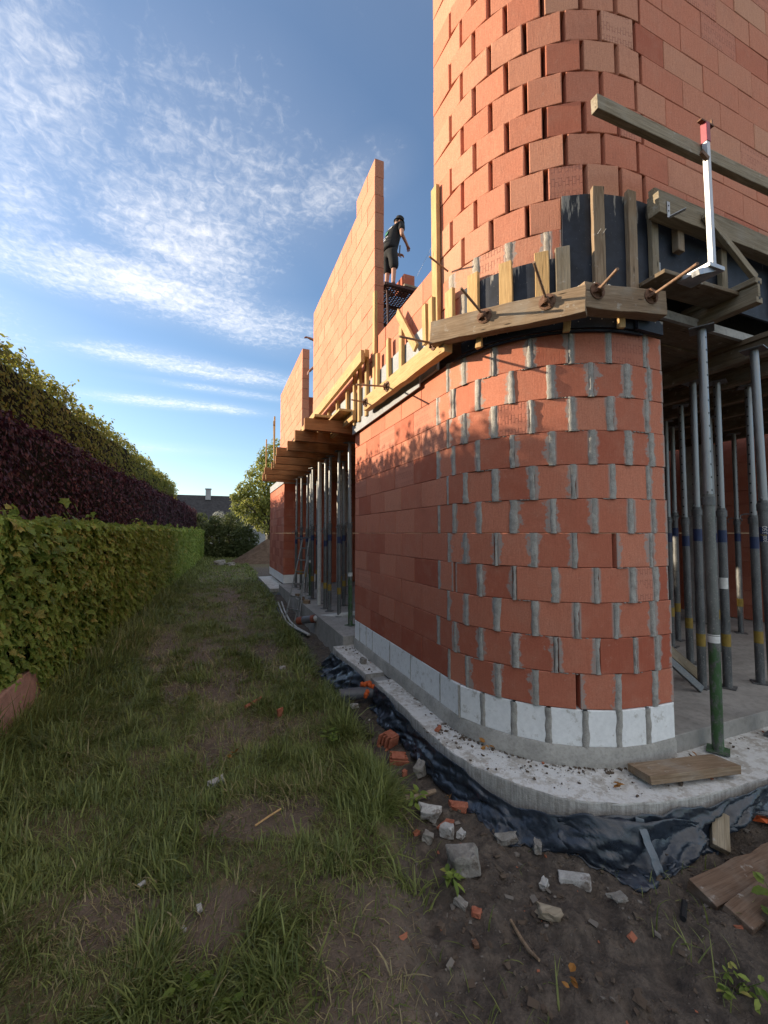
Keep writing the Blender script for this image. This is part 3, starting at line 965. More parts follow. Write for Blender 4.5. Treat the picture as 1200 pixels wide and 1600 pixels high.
def base_and_inside():
    # outline of the foundation ledge, outer edge measured round the corner
    outer = [(1.62, 4.63), (1.66, 4.64)] 
    pieces = [
        [(1.585, 5.95), (1.60, 5.3), (1.64, 4.66)],
        [(1.66, 4.40), (1.665, 3.9), (1.66, 3.5), (1.65, 3.15), (1.655, 2.85), (1.70, 2.62), (1.77, 2.43), (1.87, 2.25), (1.99, 2.08), (2.13, 1.97), (2.30, 1.88), (2.55, 1.80), (2.85, 1.745), (3.2, 1.715), (3.6, 1.70), (4.4, 1.69), (9.0, 1.69)],
    ]
    for k, pc in enumerate(pieces):
        mb = MB(); fine = []
        for a, b in zip(pc[:-1], pc[1:]):
            n = max(1, int(math.dist(a, b) / 0.05)) if b[0] < 5 else 4
            fine += [(a[0] + (b[0] - a[0]) * i / n, a[1] + (b[1] - a[1]) * i / n) for i in range(n)]
        fine.append(pc[-1])
        vs = []; nz = 9
        for i, (x, y) in enumerate(fine):
            # inner partner on the wall line
            if y > CY: ix, iy = XF + 0.08, y
            elif x < CX - 0.02:
                a = math.atan2(y - CY, x - CX); ix, iy = CX + (RAD - 0.08) * math.cos(a), CY + (RAD - 0.08) * math.sin(a)
            else: ix, iy = x, YF + 0.14
            chip_ = 0.012 * float(fbm(np.array([i * 0.31]), np.array([k * 9.0]), 3, 21)[0])
            nx, ny = x - ix, y - iy; l = math.hypot(nx, ny); nx /= l; ny /= l
            col = [(x - nx * 0.03, y - ny * 0.03, -0.45), (x - nx * 0.01, y - ny * 0.01, -0.10), (x - chip_ * nx, y - chip_ * ny, 0.098)]
            for j in range(1, nz):
                t = (j - 1) / (nz - 2)
                zz = 0.108 + 0.008 * (float(vnoise(np.array([x * 14 + j * 3.7]), np.array([y * 14]), 31)[0]) - 0.5)
                q = 0.006 + chip_ if j == 1 else 0
                col.append((x + (ix - x) * t - nx * q, y + (iy - y) * t - ny * q, zz))
            vs += col
        m_ = nz + 2
        fs = [(i * m_ + j, (i + 1) * m_ + j, (i + 1) * m_ + j + 1, i * m_ + j + 1) for i in range(len(fine) - 1) for j in range(m_ - 1)]
        fs += [tuple(range(m_ - 1, -1, -1)), tuple((len(fine) - 1) * m_ + j for j in range(m_))]
        mb.add(vs, fs)
        mb.build('foundation_ledge', M['ledge'], house, smooth=True)
    # lower footing between and beyond the ledge's pieces, slab of the side opening, indoor floor
    MB().box((1.92, 4.6, -0.06), (0.42, 0.8, 0.24)).build('footing', M['concrete'], house)
    f = MB()
    f.prism([(1.75, 5.95), (1.75, 12.7), (9.0, 12.7), (9.0, 2.145), (3.2, 2.145), (3.2, 3.0), (2.2, 3.4), (2.2, 5.95)], -0.4, 0.238)
    f.build('slab', M['slab'], house, bevel=0.006)
    MB().box((1.75, 14.6, -0.1), (0.5, 3.7, 0.42)).build('foundation_ledge', M['ledge'], house, bevel=0.01)
    W = Bricks()
    for k in range(13):
        z0, z1 = 0.25 + k * C + 0.001, 0.25 + (k + 1) * C - 0.001
        js = [0.25 * (k % 2) + 0.5 * i for i in range(40)]
        # back wall facing -X, end wall facing -Y
        flat_row(W, 8.6, 'Y', 12.6, 0.6, js, z0, z1, 0.2, tone=lambda: random.uniform(0.2, 0.6), stamp=0)
        flat_row(W, 12.5, 'X', 3.0, 8.6, js, z0, z1, 0.2, tone=lambda: random.uniform(0.2, 0.6), stamp=0)
    sun_block_rows = [flat_row(W, 6.2, 'Y', 12.4, 5.1, [0.25 * (k % 2) + 0.5 * i for i in range(40)], 0.25 + k * C + 0.001, 0.25 + (k + 1) * C - 0.001, 0.2, tone=0.4, stamp=0) for k in range(13)]  # unseen inner wall, added to keep sun patches off the back wall
    W.build('brick_partition', house)
    MB().box((7.75, 4.55, 1.75), (0.35, 0.35, 3.0)).build('column', M['concrete'], house, bevel=0.008)
    MB().box((4.6, 10.4, 1.75), (0.28, 0.28, 3.0)).build('column', M['concrete'], house, bevel=0.008)
    MB().box((3.35, 11.5, 1.75), (0.28, 0.28, 3.0)).build('column', M['concrete'], house, bevel=0.008)


base_and_inside()
MB().sheet([(1.85, 5.78, 3.252), (1.85, 3.30, 3.252), (1.85, 3.30, 3.78), (1.85, 5.78, 3.78)], 0.028, (1, 0, 0)).build('edge_insulation', M['xps'], house)
MB().sheet([(1.833, 5.80, 3.195), (1.833, 3.62, 3.195), (1.833, 3.62, 3.36), (1.833, 5.80, 3.36)], 0.014, (1, 0, 0)).build('edge_insulation', M['xps'], house)

# ------------------------------------------------------------------ timber: every board a thing of its own
ORD = ['first', 'second', 'third', 'fourth', 'fifth', 'sixth', 'seventh', 'eighth', 'ninth', 'tenth', 'eleventh', 'twelfth', 'thirteenth', 'fourteenth', 'fifteenth', 'sixteenth',
       'seventeenth', 'eighteenth', 'nineteenth', 'twentieth']


def board(name, a, b, w, t, face, mat, label, cat='board', group=None, bevel=0.004, rough=0.0):
    """Timber from A to B: width W across, thickness T along the direction FACE (towards which its broad side looks)."""
    a, b = Vector(a), Vector(b)
    X = (b - a).normalized(); Zf = Vector(face); Zf = (Zf - X * Zf.dot(X)).normalized(); Y = Zf.cross(X)
    loc = Matrix.Translation((a + b) / 2) @ Matrix((X, Y, Zf)).transposed().to_4x4()
    L = (b - a).length
    mb = MB(); n = max(2, int(L / 0.12)); vs = []
    for i in range(n + 1):
        x = -L / 2 + L * i / n
        e = rough * (random.random() - 0.5)
        for sy, sz in ((-1, -1), (1, -1), (1, 1), (-1, 1)):
            vs.append((x + (rough * 2 * (random.random() - 0.5) if i in (0, n) else 0), sy * w / 2 + e + rough * 0.6 * (random.random() - 0.5), sz * t / 2 + rough * 0.5 * (random.random() - 0.5)))
    fs = [(i * 4 + k, i * 4 + (k + 1) % 4, i * 4 + 4 + (k + 1) % 4, i * 4 + 4 + k) for i in range(n) for k in range(4)] + [(3, 2, 1, 0), tuple(n * 4 + k for k in range(4))]
    mb.add(vs, fs)
    o = mb.build(name, mat, bevel=bevel)
    o.matrix_world = loc
    return tag(o, label, cat, group)


def ang_n(a): return Vector((math.cos(R(a)), math.sin(R(a)), 0))


def formwork():
    # curved and flat film-faced boards
    def curved(a0, a1, z0, z1, r, t, name, label, cat, extra=None, step=3.0, mat=None):
        al = np.arange(a0, a1 + 0.01, (a1 - a0) / max(1, round((a1 - a0) / step)))
        o_ = [onarc(a, r + t) for a in al]; i_ = [onarc(a, r) for a in al]
        if extra: o_.append((extra, YF - (r + t - RAD))); i_.append((extra, YF - (r - RAD)))
        mb = MB().prism(o_ + i_[::-1], z0, z1)
        return tag(mb.build(name, mat or M['panel'], local=Matrix.Translation((*onarc((a0 + a1) / 2, r), (z0 + z1) / 2))), label, cat)
    curved(196, 236.3, 3.255, 3.80, RAD + 0.008, 0.018, 'formwork_board', 'low curved black formwork board behind short yellow battens', 'formwork board', step=4)
    curved(236.5, 269, 3.255, 4.272, RAD + 0.008, 0.018, 'formwork_board', 'tall blue-black formwork board streaked with mortar behind three long battens', 'formwork board', step=8, extra=3.02)
    curved(195, 262, 3.245, 3.335, RAD + 0.034, 0.016, 'formwork_strip', 'curved black bottom strip with screw heads directly over the brick curve', 'formwork strip', step=3)
    o = tag(MB().box((2.96, YF - 0.05, 3.29), (0.27, 0.03, 0.10)).build('formwork_strip', M['panel'], local=Matrix.Translation((2.96, YF - 0.05, 3.29))), 'short straight black strip ending over the wall corner at the open bay', 'formwork strip')
    strip = [q for q in COL.objects if q.name.startswith('formwork_strip')][0]
    for a in np.arange(199, 262, 4.2):
        p = Vector((*onarc(a, RAD + 0.0505), 3.275 + random.uniform(0, 0.03)))
        MB().lathe(p, [(0.005, 0), (0.004, 0.003)], 6, ang_n(a).to_track_quat('Z', 'Y').to_matrix()).build('screw', M['zinc'], strip)
    curved(188, 268, 3.226, 3.242, RAD + 0.006, 0.022, 'rubber_seal', 'thin black sealing strip sagging under the curved formwork', 'strip', step=3)
    tag(MB().box((4.6, 2.095, 3.95), (3.1, 0.02, 0.62)).build('formwork_board', M['panel'], local=Matrix.Translation((4.6, 2.095, 3.95))), 'long dark formwork board under the heavy doubled timber over the bay', 'formwork board')
    # short battens on the curve
    for i, (a, zt, zb, mt) in enumerate([(188.2, 3.86, 3.50, 'wood_new'), (201.5, 3.87, 3.47, 'wood_new'), (215.5, 3.85, 3.45, 'wood_new'), (228.8, 3.85, 3.44, 'wood_new'), (236.0, 3.86, 3.50, 'wood_grey')]):
        n = ang_n(a); p = Vector((*onarc(a, RAD + 0.045), 0))
        lab = ['short yellow batten next to the tall upright board, first on the curve', 'short rough yellow batten, second on the curve from the tall board', 'short yellow batten above the first wing nut of the curved waler',
               'short yellow batten at the top of the steepest tie rod', 'short grey weathered batten against the edge of the tall black board'][i]
        board('batten', p + Vector((0, 0, zb)), p + Vector((0, 0, zt)), 0.10, 0.035, n, M[mt], lab, 'batten', 'short battens on the curve', rough=0.004)
    for i, (a, x) in enumerate([(249.0, None), (262.5, None), (273.5, 3.02)]):
        n = ang_n(min(a, 270)); p = Vector((*onarc(a, RAD + 0.045), 0)) if x is None else Vector((x + 0.02, YF - 0.05, 0))
        lab = ['long brown batten with bent nails, first on the tall black board', 'long dark weathered batten, middle of three on the tall black board', 'long paler batten at the corner, under the doubled timber end'][i]
        board('batten', p + Vector((0, 0, 3.46)), p + Vector((0, 0, 4.30 - 0.03 * (i == 2))), [0.085, 0.075, 0.07][i], 0.04, n, M[['wood_old', 'wood_old', 'wood_grey'][i]], lab, 'batten', 'long battens on the tall black board', rough=0.004)
    lb = [q for q in COL.objects if q.get('label', '').startswith('long brown batten')][0]
    for dx in (-0.02, 0.025):
        p = Vector((*onarc(249 + dx * 40, RAD + 0.066), 3.93))
        MB().tube(p, p + ang_n(249) * 0.035 + Vector((0.012, 0, 0.02)), 0.0025, n=6).build('nail', M['zinc'], lb)
    # walers on the curve and on the flat wall
    tn = Vector((-math.sin(R(214)), math.cos(R(214)), 0)); n1 = ang_n(214); c1 = Vector((CX, CY, 0)) + n1 * (1.25 - 0.045)
    board('waler', c1 - tn * 0.572 + Vector((0, 0, 3.415)), c1 + tn * 0.60 + Vector((0, 0, 3.325)), 0.185, 0.09, n1, M['wood_old'], 'thick weathered timber clamped across the sunlit curve by two tie rods', 'timber beam', rough=0.008)
    tn2 = Vector((-math.sin(R(262)), math.cos(R(262)), 0)); n2 = ang_n(262); c2 = Vector((CX, CY, 0)) + n2 * (1.27 - 0.05)
    board('waler', c2 - tn2 * 0.52 + Vector((0, 0, 3.36)), c2 + tn2 * 0.17 + Vector((0, 0, 3.39)), 0.178, 0.10, n2, M['wood_old'], 'thick shaded timber facing the camera at the corner with mortar lumps', 'timber beam', rough=0.008)
    board('waler', (1.755, 2.93, 3.335), (1.755, 4.96, 3.395), 0.17, 0.08, (-1, 0, 0), M['wood_new'], 'sunlit flaky timber clamped along the flat wall below short battens', 'timber beam', rough=0.008)
    # wedges under the curved walers
    for (a, z, lab) in ((205, 3.29, 'small wooden wedge at the lower edge of the sunlit waler'), (236.5, 3.27, 'broken wood block hanging below the joint of the two walers'), (255.5, 3.30, 'pale wood wedge under the shaded corner waler')):
        p = Vector((*onarc(a, RAD + 0.085), 0))
        board('wedge', p + Vector((0, 0, z - 0.075)), p + Vector((0.004, 0, z + 0.06)), 0.05, 0.03, ang_n(a), M['wood_new'], lab, 'wedge', 'wedges under the walers', rough=0.01)
    # crumbs of mortar on the corner waler
    cr = MB()
    for i in range(22):
        s_ = random.uniform(-0.5, -0.28) if i < 12 else random.uniform(-0.5, 0.12)
        p = c2 + tn2 * s_ + n2 * random.uniform(-0.06, 0.03) + Vector((0, 0, 3.455))
        cr.lathe(p, [(0.001, -0.012), (random.uniform(0.012, 0.028), 0), (random.uniform(0.006, 0.016), 0.012), (0.001, 0.02)], 7)
    w2 = [q for q in COL.objects if q.get('label', '').startswith('thick shaded timber')][0]
    cr.build('mortar_crumbs', M['mortar'], w2, smooth='all')['kind'] = 'stuff'
    # battens on the flat wall between tower jamb and bay
    rows = [(3.33, 3.93, 3.42, 0.075), (3.455, 3.94, 3.55, 0.07), (4.02, 4.0, 3.40, 0.075), (4.37, 4.01, 3.40, 0.07), (4.74, 3.98, 3.40, 0.065), (5.14, 4.16, 3.30, 0.07), (5.44, 4.16, 3.30, 0.07), (5.66, 4.12, 3.30, 0.06)]
    for i, (y, zt, zb, w) in enumerate(rows):
        board('batten', (1.823, y, zb), (1.823, y + random.uniform(-0.015, 0.015), zt), w, 0.042, (-1, 0, 0), M['wood_new'],
              '%s upright batten on the grey board counted from the tower' % ORD[i], 'batten', 'short battens on the flat wall', rough=0.003)
    board('plank', (1.80, 3.62, 3.58), (1.795, 4.06, 4.16), 0.085, 0.03, (-1, 0, 0.0), M['wood_new'], 'slanting yellow board leaning among the upright battens', 'plank', rough=0.003)
    board('plank', (1.853, 3.30, 3.50), (1.853, 3.31, 5.00), 0.10, 0.04, (-1, 0, 0), M['wood_new'], 'tall yellow upright board covering the jamb of the brick tower', 'plank', rough=0.002)
    board('plank', (1.855, 4.93, 3.36), (1.855, 4.92, 4.88), 0.075, 0.04, (-1, 0, 0), M['wood_new'], 'tall thin upright board fixed to the end of the sunlit brick panel', 'plank', rough=0.002)
    # long edge timbers below the sunlit panel
    board('edge_timber', (1.70, 4.95, 4.02), (1.72, 12.9, 3.93), 0.16, 0.05, (-1, 0, 0), M['wood_new'], 'long sunlit edge plank running under the brick panels, outer one', 'plank')
    board('edge_timber', (1.775, 5.0, 4.09), (1.785, 12.9, 3.98), 0.10, 0.06, (-1, 0, 0), M['wood_new'], 'long edge timber squeezed between outer plank and brick panel', 'plank')
    tag(MB().sheet([(1.85, 5.82, 3.48), (1.85, 12.8, 3.48), (1.85, 12.8, 3.86), (1.85, 5.82, 3.86)], 0.02, (1, 0, 0)).build('edge_board', M['xps'], local=Matrix.Translation((1.85, 9.3, 3.67))), 'grey insulation strip along the slab edge over the brown joists', 'board')
    for i in range(12):
        y = 6.0 + i * 0.56
        board('batten', (1.815, y, 3.44), (1.815, y, 3.93), 0.06, 0.045, (-1, 0, 0), M['wood_new'], '%s small upright batten over the joists counted from the near end' % ORD[i], 'batten', 'small battens over the joists')
    # planks laid over the joists at the near end of the bay
    board('plank', (1.42, 5.95, 3.475), (1.44, 8.6, 3.475), 0.24, 0.04, (0, 0, 1), M['wood_new'], 'broad plank lying on the joist ends outside the slab edge', 'plank')
    board('plank', (1.68, 5.62, 3.50), (1.68, 9.2, 3.50), 0.20, 0.035, (0, 0, 1), M['wood_new'], 'broad plank lying on the joists close to the slab edge', 'plank')
    board('plank', (1.78, 5.55, 3.42), (1.78, 7.2, 3.42), 0.14, 0.05, (-1, 0, 0), M['wood_new'], 'upright-set plank at the near end of the joists beside the brick wall', 'plank')
    # joists sticking out of the bay
    for i, (y, x) in enumerate([(6.05, 1.17), (6.85, 1.17), (7.7, 1.18), (8.35, 1.07), (9.3, 1.17), (10.15, 1.19), (11.05, 1.12), (12.0, 1.18), (12.55, 1.22)]):
        board('joist', (x, y, 3.355), (5.2, y, 3.355), 0.175, 0.08, (0, -1, 0), M['wood_joist'], '%s brown joist end jutting from the bay, counted from the brick wall' % ORD[i], 'joist', 'joists jutting over the track')
    # small guard rail at the far joists
    board('guard_post', (1.16, 9.42, 3.2), (1.16, 9.42, 4.35), 0.05, 0.03, (-1, 0, 0), M['wood_new'], 'thin upright post of the makeshift rail at the far joists, near one', 'post', 'posts of the makeshift rail')
    board('guard_post', (1.22, 11.6, 3.2), (1.22, 11.6, 4.3), 0.05, 0.03, (-1, 0, 0), M['wood_new'], 'thin upright post of the makeshift rail at the far joists, far one', 'post', 'posts of the makeshift rail')
    board('guard_rail', (1.13, 9.3, 4.18), (1.62, 13.2, 4.12), 0.08, 0.03, (-1, 0, 0), M['wood_new'], 'thin slanting rail board above the far joist ends', 'rail')
    # timbers over the bay at the corner
    board('edge_timber', (2.93, 1.985, 4.155), (6.2, 1.985, 4.195), 0.155, 0.09, (0, -1, 0), M['wood_grey'], 'heavy grey timber with bolt holes along the tower above the bay', 'timber beam', rough=0.004)
    board('edge_timber', (2.97, 2.02, 4.262), (6.2, 2.02, 4.302), 0.05, 0.11, (0, 0, 1), M['wood_grey'], 'thin timber lying on top of the heavy grey timber', 'timber beam', rough=0.004)
    board('handrail', (2.14, 1.80, 4.43), (6.2, 1.80, 4.57), 0.095, 0.05, (0, -1, 0), M['wood_grey'], 'long greenish-grey rail board sloping past the tower, held by the zinc post', 'rail', rough=0.003)
    board('plank', (3.40, 1.915, 4.17), (3.99, 1.90, 3.80), 0.06, 0.035, (0, -1, 0), M['wood_grey'], 'slanting brace from the zinc post down to the dark beam end', 'brace', rough=0.003)
    board('batten', (3.29, 2.045, 3.93), (3.29, 2.045, 4.12), 0.075, 0.05, (0, -1, 0), M['wood_old'], 'short brown stub below the heavy grey timber', 'batten', rough=0.004)
    board('batten', (3.86, 2.06, 3.72), (3.86, 2.06, 4.10), 0.075, 0.04, (0, -1, 0), M['wood_grey'], 'upright batten on the dark board behind the slanting brace', 'batten', rough=0.004)
    board('batten', (4.62, 2.06, 3.70), (4.62, 2.06, 4.10), 0.075, 0.04, (0, -1, 0), M['wood_grey'], 'upright batten on the dark board at the picture edge', 'batten', rough=0.004)
    board('plank', (2.86, 1.98, 3.575), (3.9, 1.98, 3.60), 0.22, 0.03, (0, 0, 1), M['wood_dark'], 'dark shelf plank under the foot of the zinc post', 'plank', rough=0.004)
    # timbers of the slab formwork seen from below
    for i, (x, y0, z, mt) in enumerate([(3.72, 1.75, 3.56, 'wood_grey'), (4.35, 1.95, 3.37, 'wood_dark'), (4.95, 2.0, 3.37, 'wood_dark'), (5.6, 2.0, 3.37, 'wood_dark'), (6.25, 2.0, 3.37, 'wood_dark'), (7.0, 2.0, 3.37, 'wood_dark'), (7.8, 2.0, 3.37, 'wood_dark')]):
        o = empty('formwork_beam', (x, y0, z), ['weathered beam jutting from the bay with two bolt holes in its end', 'second ceiling beam in the bay counted from the brick corner', 'third ceiling beam in the bay counted from the brick corner', 'fourth ceiling beam in the bay counted from the brick corner',
                   'fifth ceiling beam in the bay counted from the brick corner', 'sixth ceiling beam in the bay counted from the brick corner', 'seventh ceiling beam in the bay counted from the brick corner'][i], 'beam', 'beams under the slab')
        for nm, dz, w, h in (('flange', -0.075, 0.08, 0.045), ('flange', 0.075, 0.08, 0.045), ('web', 0, 0.03, 0.106)):
            loc = Matrix.Translation((x, (y0 + 5.6) / 2, z + dz)) @ Matrix.Rotation(R(90), 4, 'Z')
            mb = MB().box((0, 0, 0), (5.6 - y0, w, h)); ob = mb.build(nm, M[mt], bevel=0.004); ob.matrix_world = loc; reparent(ob, o)
        if i == 0:
            mb = MB()
            for zz in (0.06, -0.06): mb.tube((x + 0.0, y0 - 0.002, z + zz), (x, y0 + 0.01, z + zz), 0.012, n=8)
            mb.build('bolt_hole', M['print_black'], o)
    for i, y in enumerate(np.arange(2.5, 5.6, 0.42)):
        board('cross_joist', (3.3, y, 3.448 + 0.0), (8.4, y, 3.448), 0.07, 0.02, (0, 0, 1), M['wood_dark'], '%s cross batten on the ceiling beams of the bay' % ORD[i], 'joist', 'cross battens under the slab')

    mb = MB().prism([(1.93, 13.7), (1.93, 3.3)] + [onarc(a, RAD - 0.06) for a in range(184, 270, 6)] + [(3.0, 2.19), (8.25, 2.19), (8.25, 13.7)], 3.4585, 3.4595)
    tag(mb.build('formwork_deck', M['wood_dark'], local=Matrix.Translation((5, 8, 3.459))), 'dark plywood deck of the slab formwork seen from below in the bays', 'formwork deck')


formwork()


def wing_nut(c, n):
    mt = n.to_track_quat('Z', 'Y').to_matrix()
    mb = MB()
    mb.lathe(c, [(0.058, 0.0), (0.058, 0.007), (0.050, 0.010), (0.024, 0.012), (0.020, 0.045), (0.013, 0.050)], 14, mt)
    for k in range(4):
        t = k * math.pi / 2 + 0.5
        d = mt @ Vector((math.cos(t), math.sin(t), 0))
        mb.beam(c + d * 0.018 + n * 0.022, c + d * 0.048 + n * 0.014, 0.009, 0.024, n)
    return mb


def tie_rods():
    data = [((1.876, 2.597, 3.411), (1.592, 2.481, 3.505), ang_n(214), 'dark tie rod with wing nut on the sunlit waler, rising beside the grey board'),
            ((2.132, 2.217, 3.376), (1.855, 2.037, 3.484), ang_n(214), 'dark tie rod with wing nut at the thick end of the sunlit waler'),
            ((2.374, 2.011, 3.395), (2.271, 1.773, 3.382), ang_n(262), 'short pinkish tie rod with wing nut on the shaded corner waler'),
            ((2.819, 1.949, 3.422), (2.619, 1.523, 3.347), ang_n(262), 'long pinkish tie rod with wing nut at the outer end of the corner waler'),
            ((1.713, 3.10, 3.385), (1.31, 2.93, 3.30), Vector((-1, 0, 0)), 'tie rod with wing nut at the near end of the flaky flat-wall timber'),
            ((1.713, 4.16, 3.36), (1.26, 3.86, 3.22), Vector((-1, 0, 0)), 'tie rod with wing nut at the middle of the flaky flat-wall timber'),
            ((1.713, 4.86, 3.39), (1.50, 4.80, 3.38), Vector((-1, 0, 0)), 'stubby tie rod with wing nut at the far end of the flaky timber')]
    for c, tip, n, lab in data:
        c, tip = Vector(c), Vector(tip)
        o = empty('tie_rod', c, lab, 'tie rod', 'tie rods through the formwork')
        d = (tip - c).normalized()
        MB().tube(c - d * 0.03, tip, 0.0095, n=8).build('rod', M['rod'], o, smooth=True)
        wing_nut(c, n).build('wing_nut', M['rust'], o, smooth=True)


tie_rods()
o = tag(MB().tube((1.87, 3.12, 4.08), (1.63, 3.02, 4.09), 0.008, n=8).build('iron_pin', M['rod'], local=Matrix.Translation((1.75, 3.07, 4.085))), 'short iron pin sticking out of the tower between two blocks', 'pin')


def zinc_post():
    o = empty('clamp_post', (3.17, 1.76, 3.6), 'bright zinc post with a reddish clamp head holding the rail board', 'post')
    b = MB().beam((3.17, 1.75, 3.58), (3.155, 1.75, 4.52), 0.036, 0.036, (0, 1, 0))
    b.build('post', M['zinc'], o, bevel=0.004)
    MB().beam((3.155, 1.75, 4.50), (3.153, 1.75, 4.64), 0.042, 0.042, (0, 1, 0)).build('clamp_head', mat_plain('red_purple_paint', (0.30, 0.035, 0.06), 0.5), o, bevel=0.003)
    k = MB().beam((3.09, 1.75, 4.645), (3.23, 1.75, 4.645), 0.03, 0.010, (0, 0, 1)); k.beam((3.225, 1.75, 4.645), (3.228, 1.75, 4.70), 0.012, 0.012, (0, 1, 0))
    k.build('fork', M['rust'], o)
    MB().beam((3.08, 1.74, 4.40), (3.15, 1.74, 4.37), 0.02, 0.03, (0, 0, 1)).build('clamp_jaw', M['rust'], o)
    MB().box((3.12, 1.80, 3.56), (0.16, 0.22, 0.03)).beam((2.93, 1.72, 3.48), (3.19, 1.74, 3.585), 0.05, 0.04).build('foot_bracket', M['zinc'], o, bevel=0.003)
    b = empty('angle_plate', (3.03, 1.935, 4.09), 'small perforated steel angle plate on the heavy grey timber', 'bracket')
    MB().box((3.02, 1.936, 4.11), (0.03, 0.004, 0.12)).beam((3.02, 1.93, 4.05), (3.09, 1.86, 4.08), 0.03, 0.004).build('plate', M['zinc'], b)
    MB().tube((3.02, 1.9325, 4.14), (3.02, 1.934, 4.14), 0.006, n=8).tube((3.02, 1.9325, 4.10), (3.02, 1.934, 4.10), 0.006, n=8).build('screw_hole', M['print_black'], b)
    b = empty('hole_strip', (3.10, 2.06, 3.74), 'small perforated steel strip on the dark board by the long rod', 'bracket')
    MB().box((3.10, 2.076, 3.74), (0.035, 0.006, 0.16)).build('plate', M['zinc'], b)
    MB().tube((3.10, 2.071, 3.78), (3.10, 2.074, 3.78), 0.006, n=8).tube((3.10, 2.071, 3.73), (3.10, 2.074, 3.73), 0.006, n=8).build('screw_hole', M['print_black'], b)


zinc_post()

# ------------------------------------------------------------------ steel props


def make_prop(loc, ztop, label, rot=0.0, green=False, lean=(0, 0), collar=2.02, group='steel props under the slab'):
    x, y, z0 = loc
    o = empty('steel_prop', (x, y, z0), label, 'prop', group)
    H = ztop - z0
    def W(px_, py_, pz): return Vector((x + px_ + lean[0] * pz / H, y + py_ + lean[1] * pz / H, z0 + pz))
    hc = collar - z0
    Lm = Matrix.Translation((x, y, z0))
    MB().tube(W(0, 0, 0.008), W(0, 0, hc), 0.038, n=20).build('outer_tube', M['steel_green'] if green else M['steel'], o, smooth=True, local=Lm)
    MB().tube(W(0, 0, hc - 0.02), W(0, 0, H - 0.008), 0.0305, n=20, caps=False).build('inner_tube', M['steel_hole'], o, smooth=True, local=Lm)
    Mr = Matrix.Rotation(rot, 3, 'Z')
    MB().box(W(0, 0, 0.004), (0.14, 0.14, 0.008), Mr).build('base_plate', M['steel_green'] if green else M['steel'], o, local=Lm)
    MB().box(W(0, 0, H - 0.004), (0.16, 0.16, 0.008), Mr).build('head_plate', M['steel'], o, local=Lm)
    c = MB().lathe(W(0, 0, hc - 0.055), [(0.039, -0.03), (0.046, -0.03), (0.047, 0.03), (0.039, 0.034)], 16)
    c.build('collar', M['steel'], o, smooth=True)
    hd = Mr @ Vector((1, 0, 0)); h2 = Mr @ Vector((0, 1, 0))
    p = W(0, 0, hc + 0.015)
    MB().path([p - hd * 0.07, p + hd * 0.07, p + hd * 0.10 - Vector((0, 0, 0.012)), p + hd * 0.115 + h2 * 0.03 - Vector((0, 0, 0.04)), p + hd * 0.10 + h2 * 0.045 - Vector((0, 0, 0.07))], 0.0065, 6).build('pin_handle', M['steel'], o, smooth=True)
    if not green:
        MB().tube(W(0, 0, 0.40), W(0, 0, 0.52), 0.0388, n=20, caps=False).build('yellow_band', M['yellow'], o, smooth=True)
        MB().tube(W(0, 0, hc - 0.34), W(0, 0, hc - 0.22), 0.0388, n=20, caps=False).build('blue_sticker', M['blue'], o, smooth=True)
    else:
        MB().tube(W(0, 0, 0.80), W(0, 0, 0.85), 0.0392, n=20, caps=False).tube(W(0.0, 0, 0.855), W(0, 0, 0.862), 0.0392, n=20, caps=False).build('tape', M['white'], o, smooth=True)
    return o


FACE_CAM = math.atan2


def lettering(parent, words, center, r, size, mat, name='lettering', vertical=True, tilt=0.0):
    """Raised print wrapped flat on a tube, facing the side the photograph was taken from."""
    c = Vector(center)
    d = Vector((0, 0, 0)) - Vector((c.x, c.y, 0)); d.normalize()
    cu = bpy.data.curves.new(name, 'FONT'); cu.body = words; cu.size = size; cu.align_x = 'CENTER'; cu.align_y = 'CENTER'; cu.extrude = 0.0004
    tmp = bpy.data.objects.new(name, cu); COL.objects.link(tmp)
    dg = bpy.context.evaluated_depsgraph_get()
    me = bpy.data.meshes.new_from_object(tmp.evaluated_get(dg))
    COL.objects.unlink(tmp); bpy.data.objects.remove(tmp); bpy.data.curves.remove(cu)
    me.materials.clear(); me.materials.append(mat)
    side = Vector((0, 0, 1)).cross(d)
    # wrap round the tube
    for v in me.vertices:
        u, w = (v.co.y, v.co.x) if vertical else (v.co.x, v.co.y)
        th = (-u if vertical else u) / r
        q = c + d * (math.cos(th) * (r + 0.0008 + v.co.z * 0.5)) + side * (math.sin(th) * r) + Vector((0, 0, w))
        v.co = q
    o = bpy.data.objects.new(name, me); COL.objects.link(o)
    return reparent(o, parent)


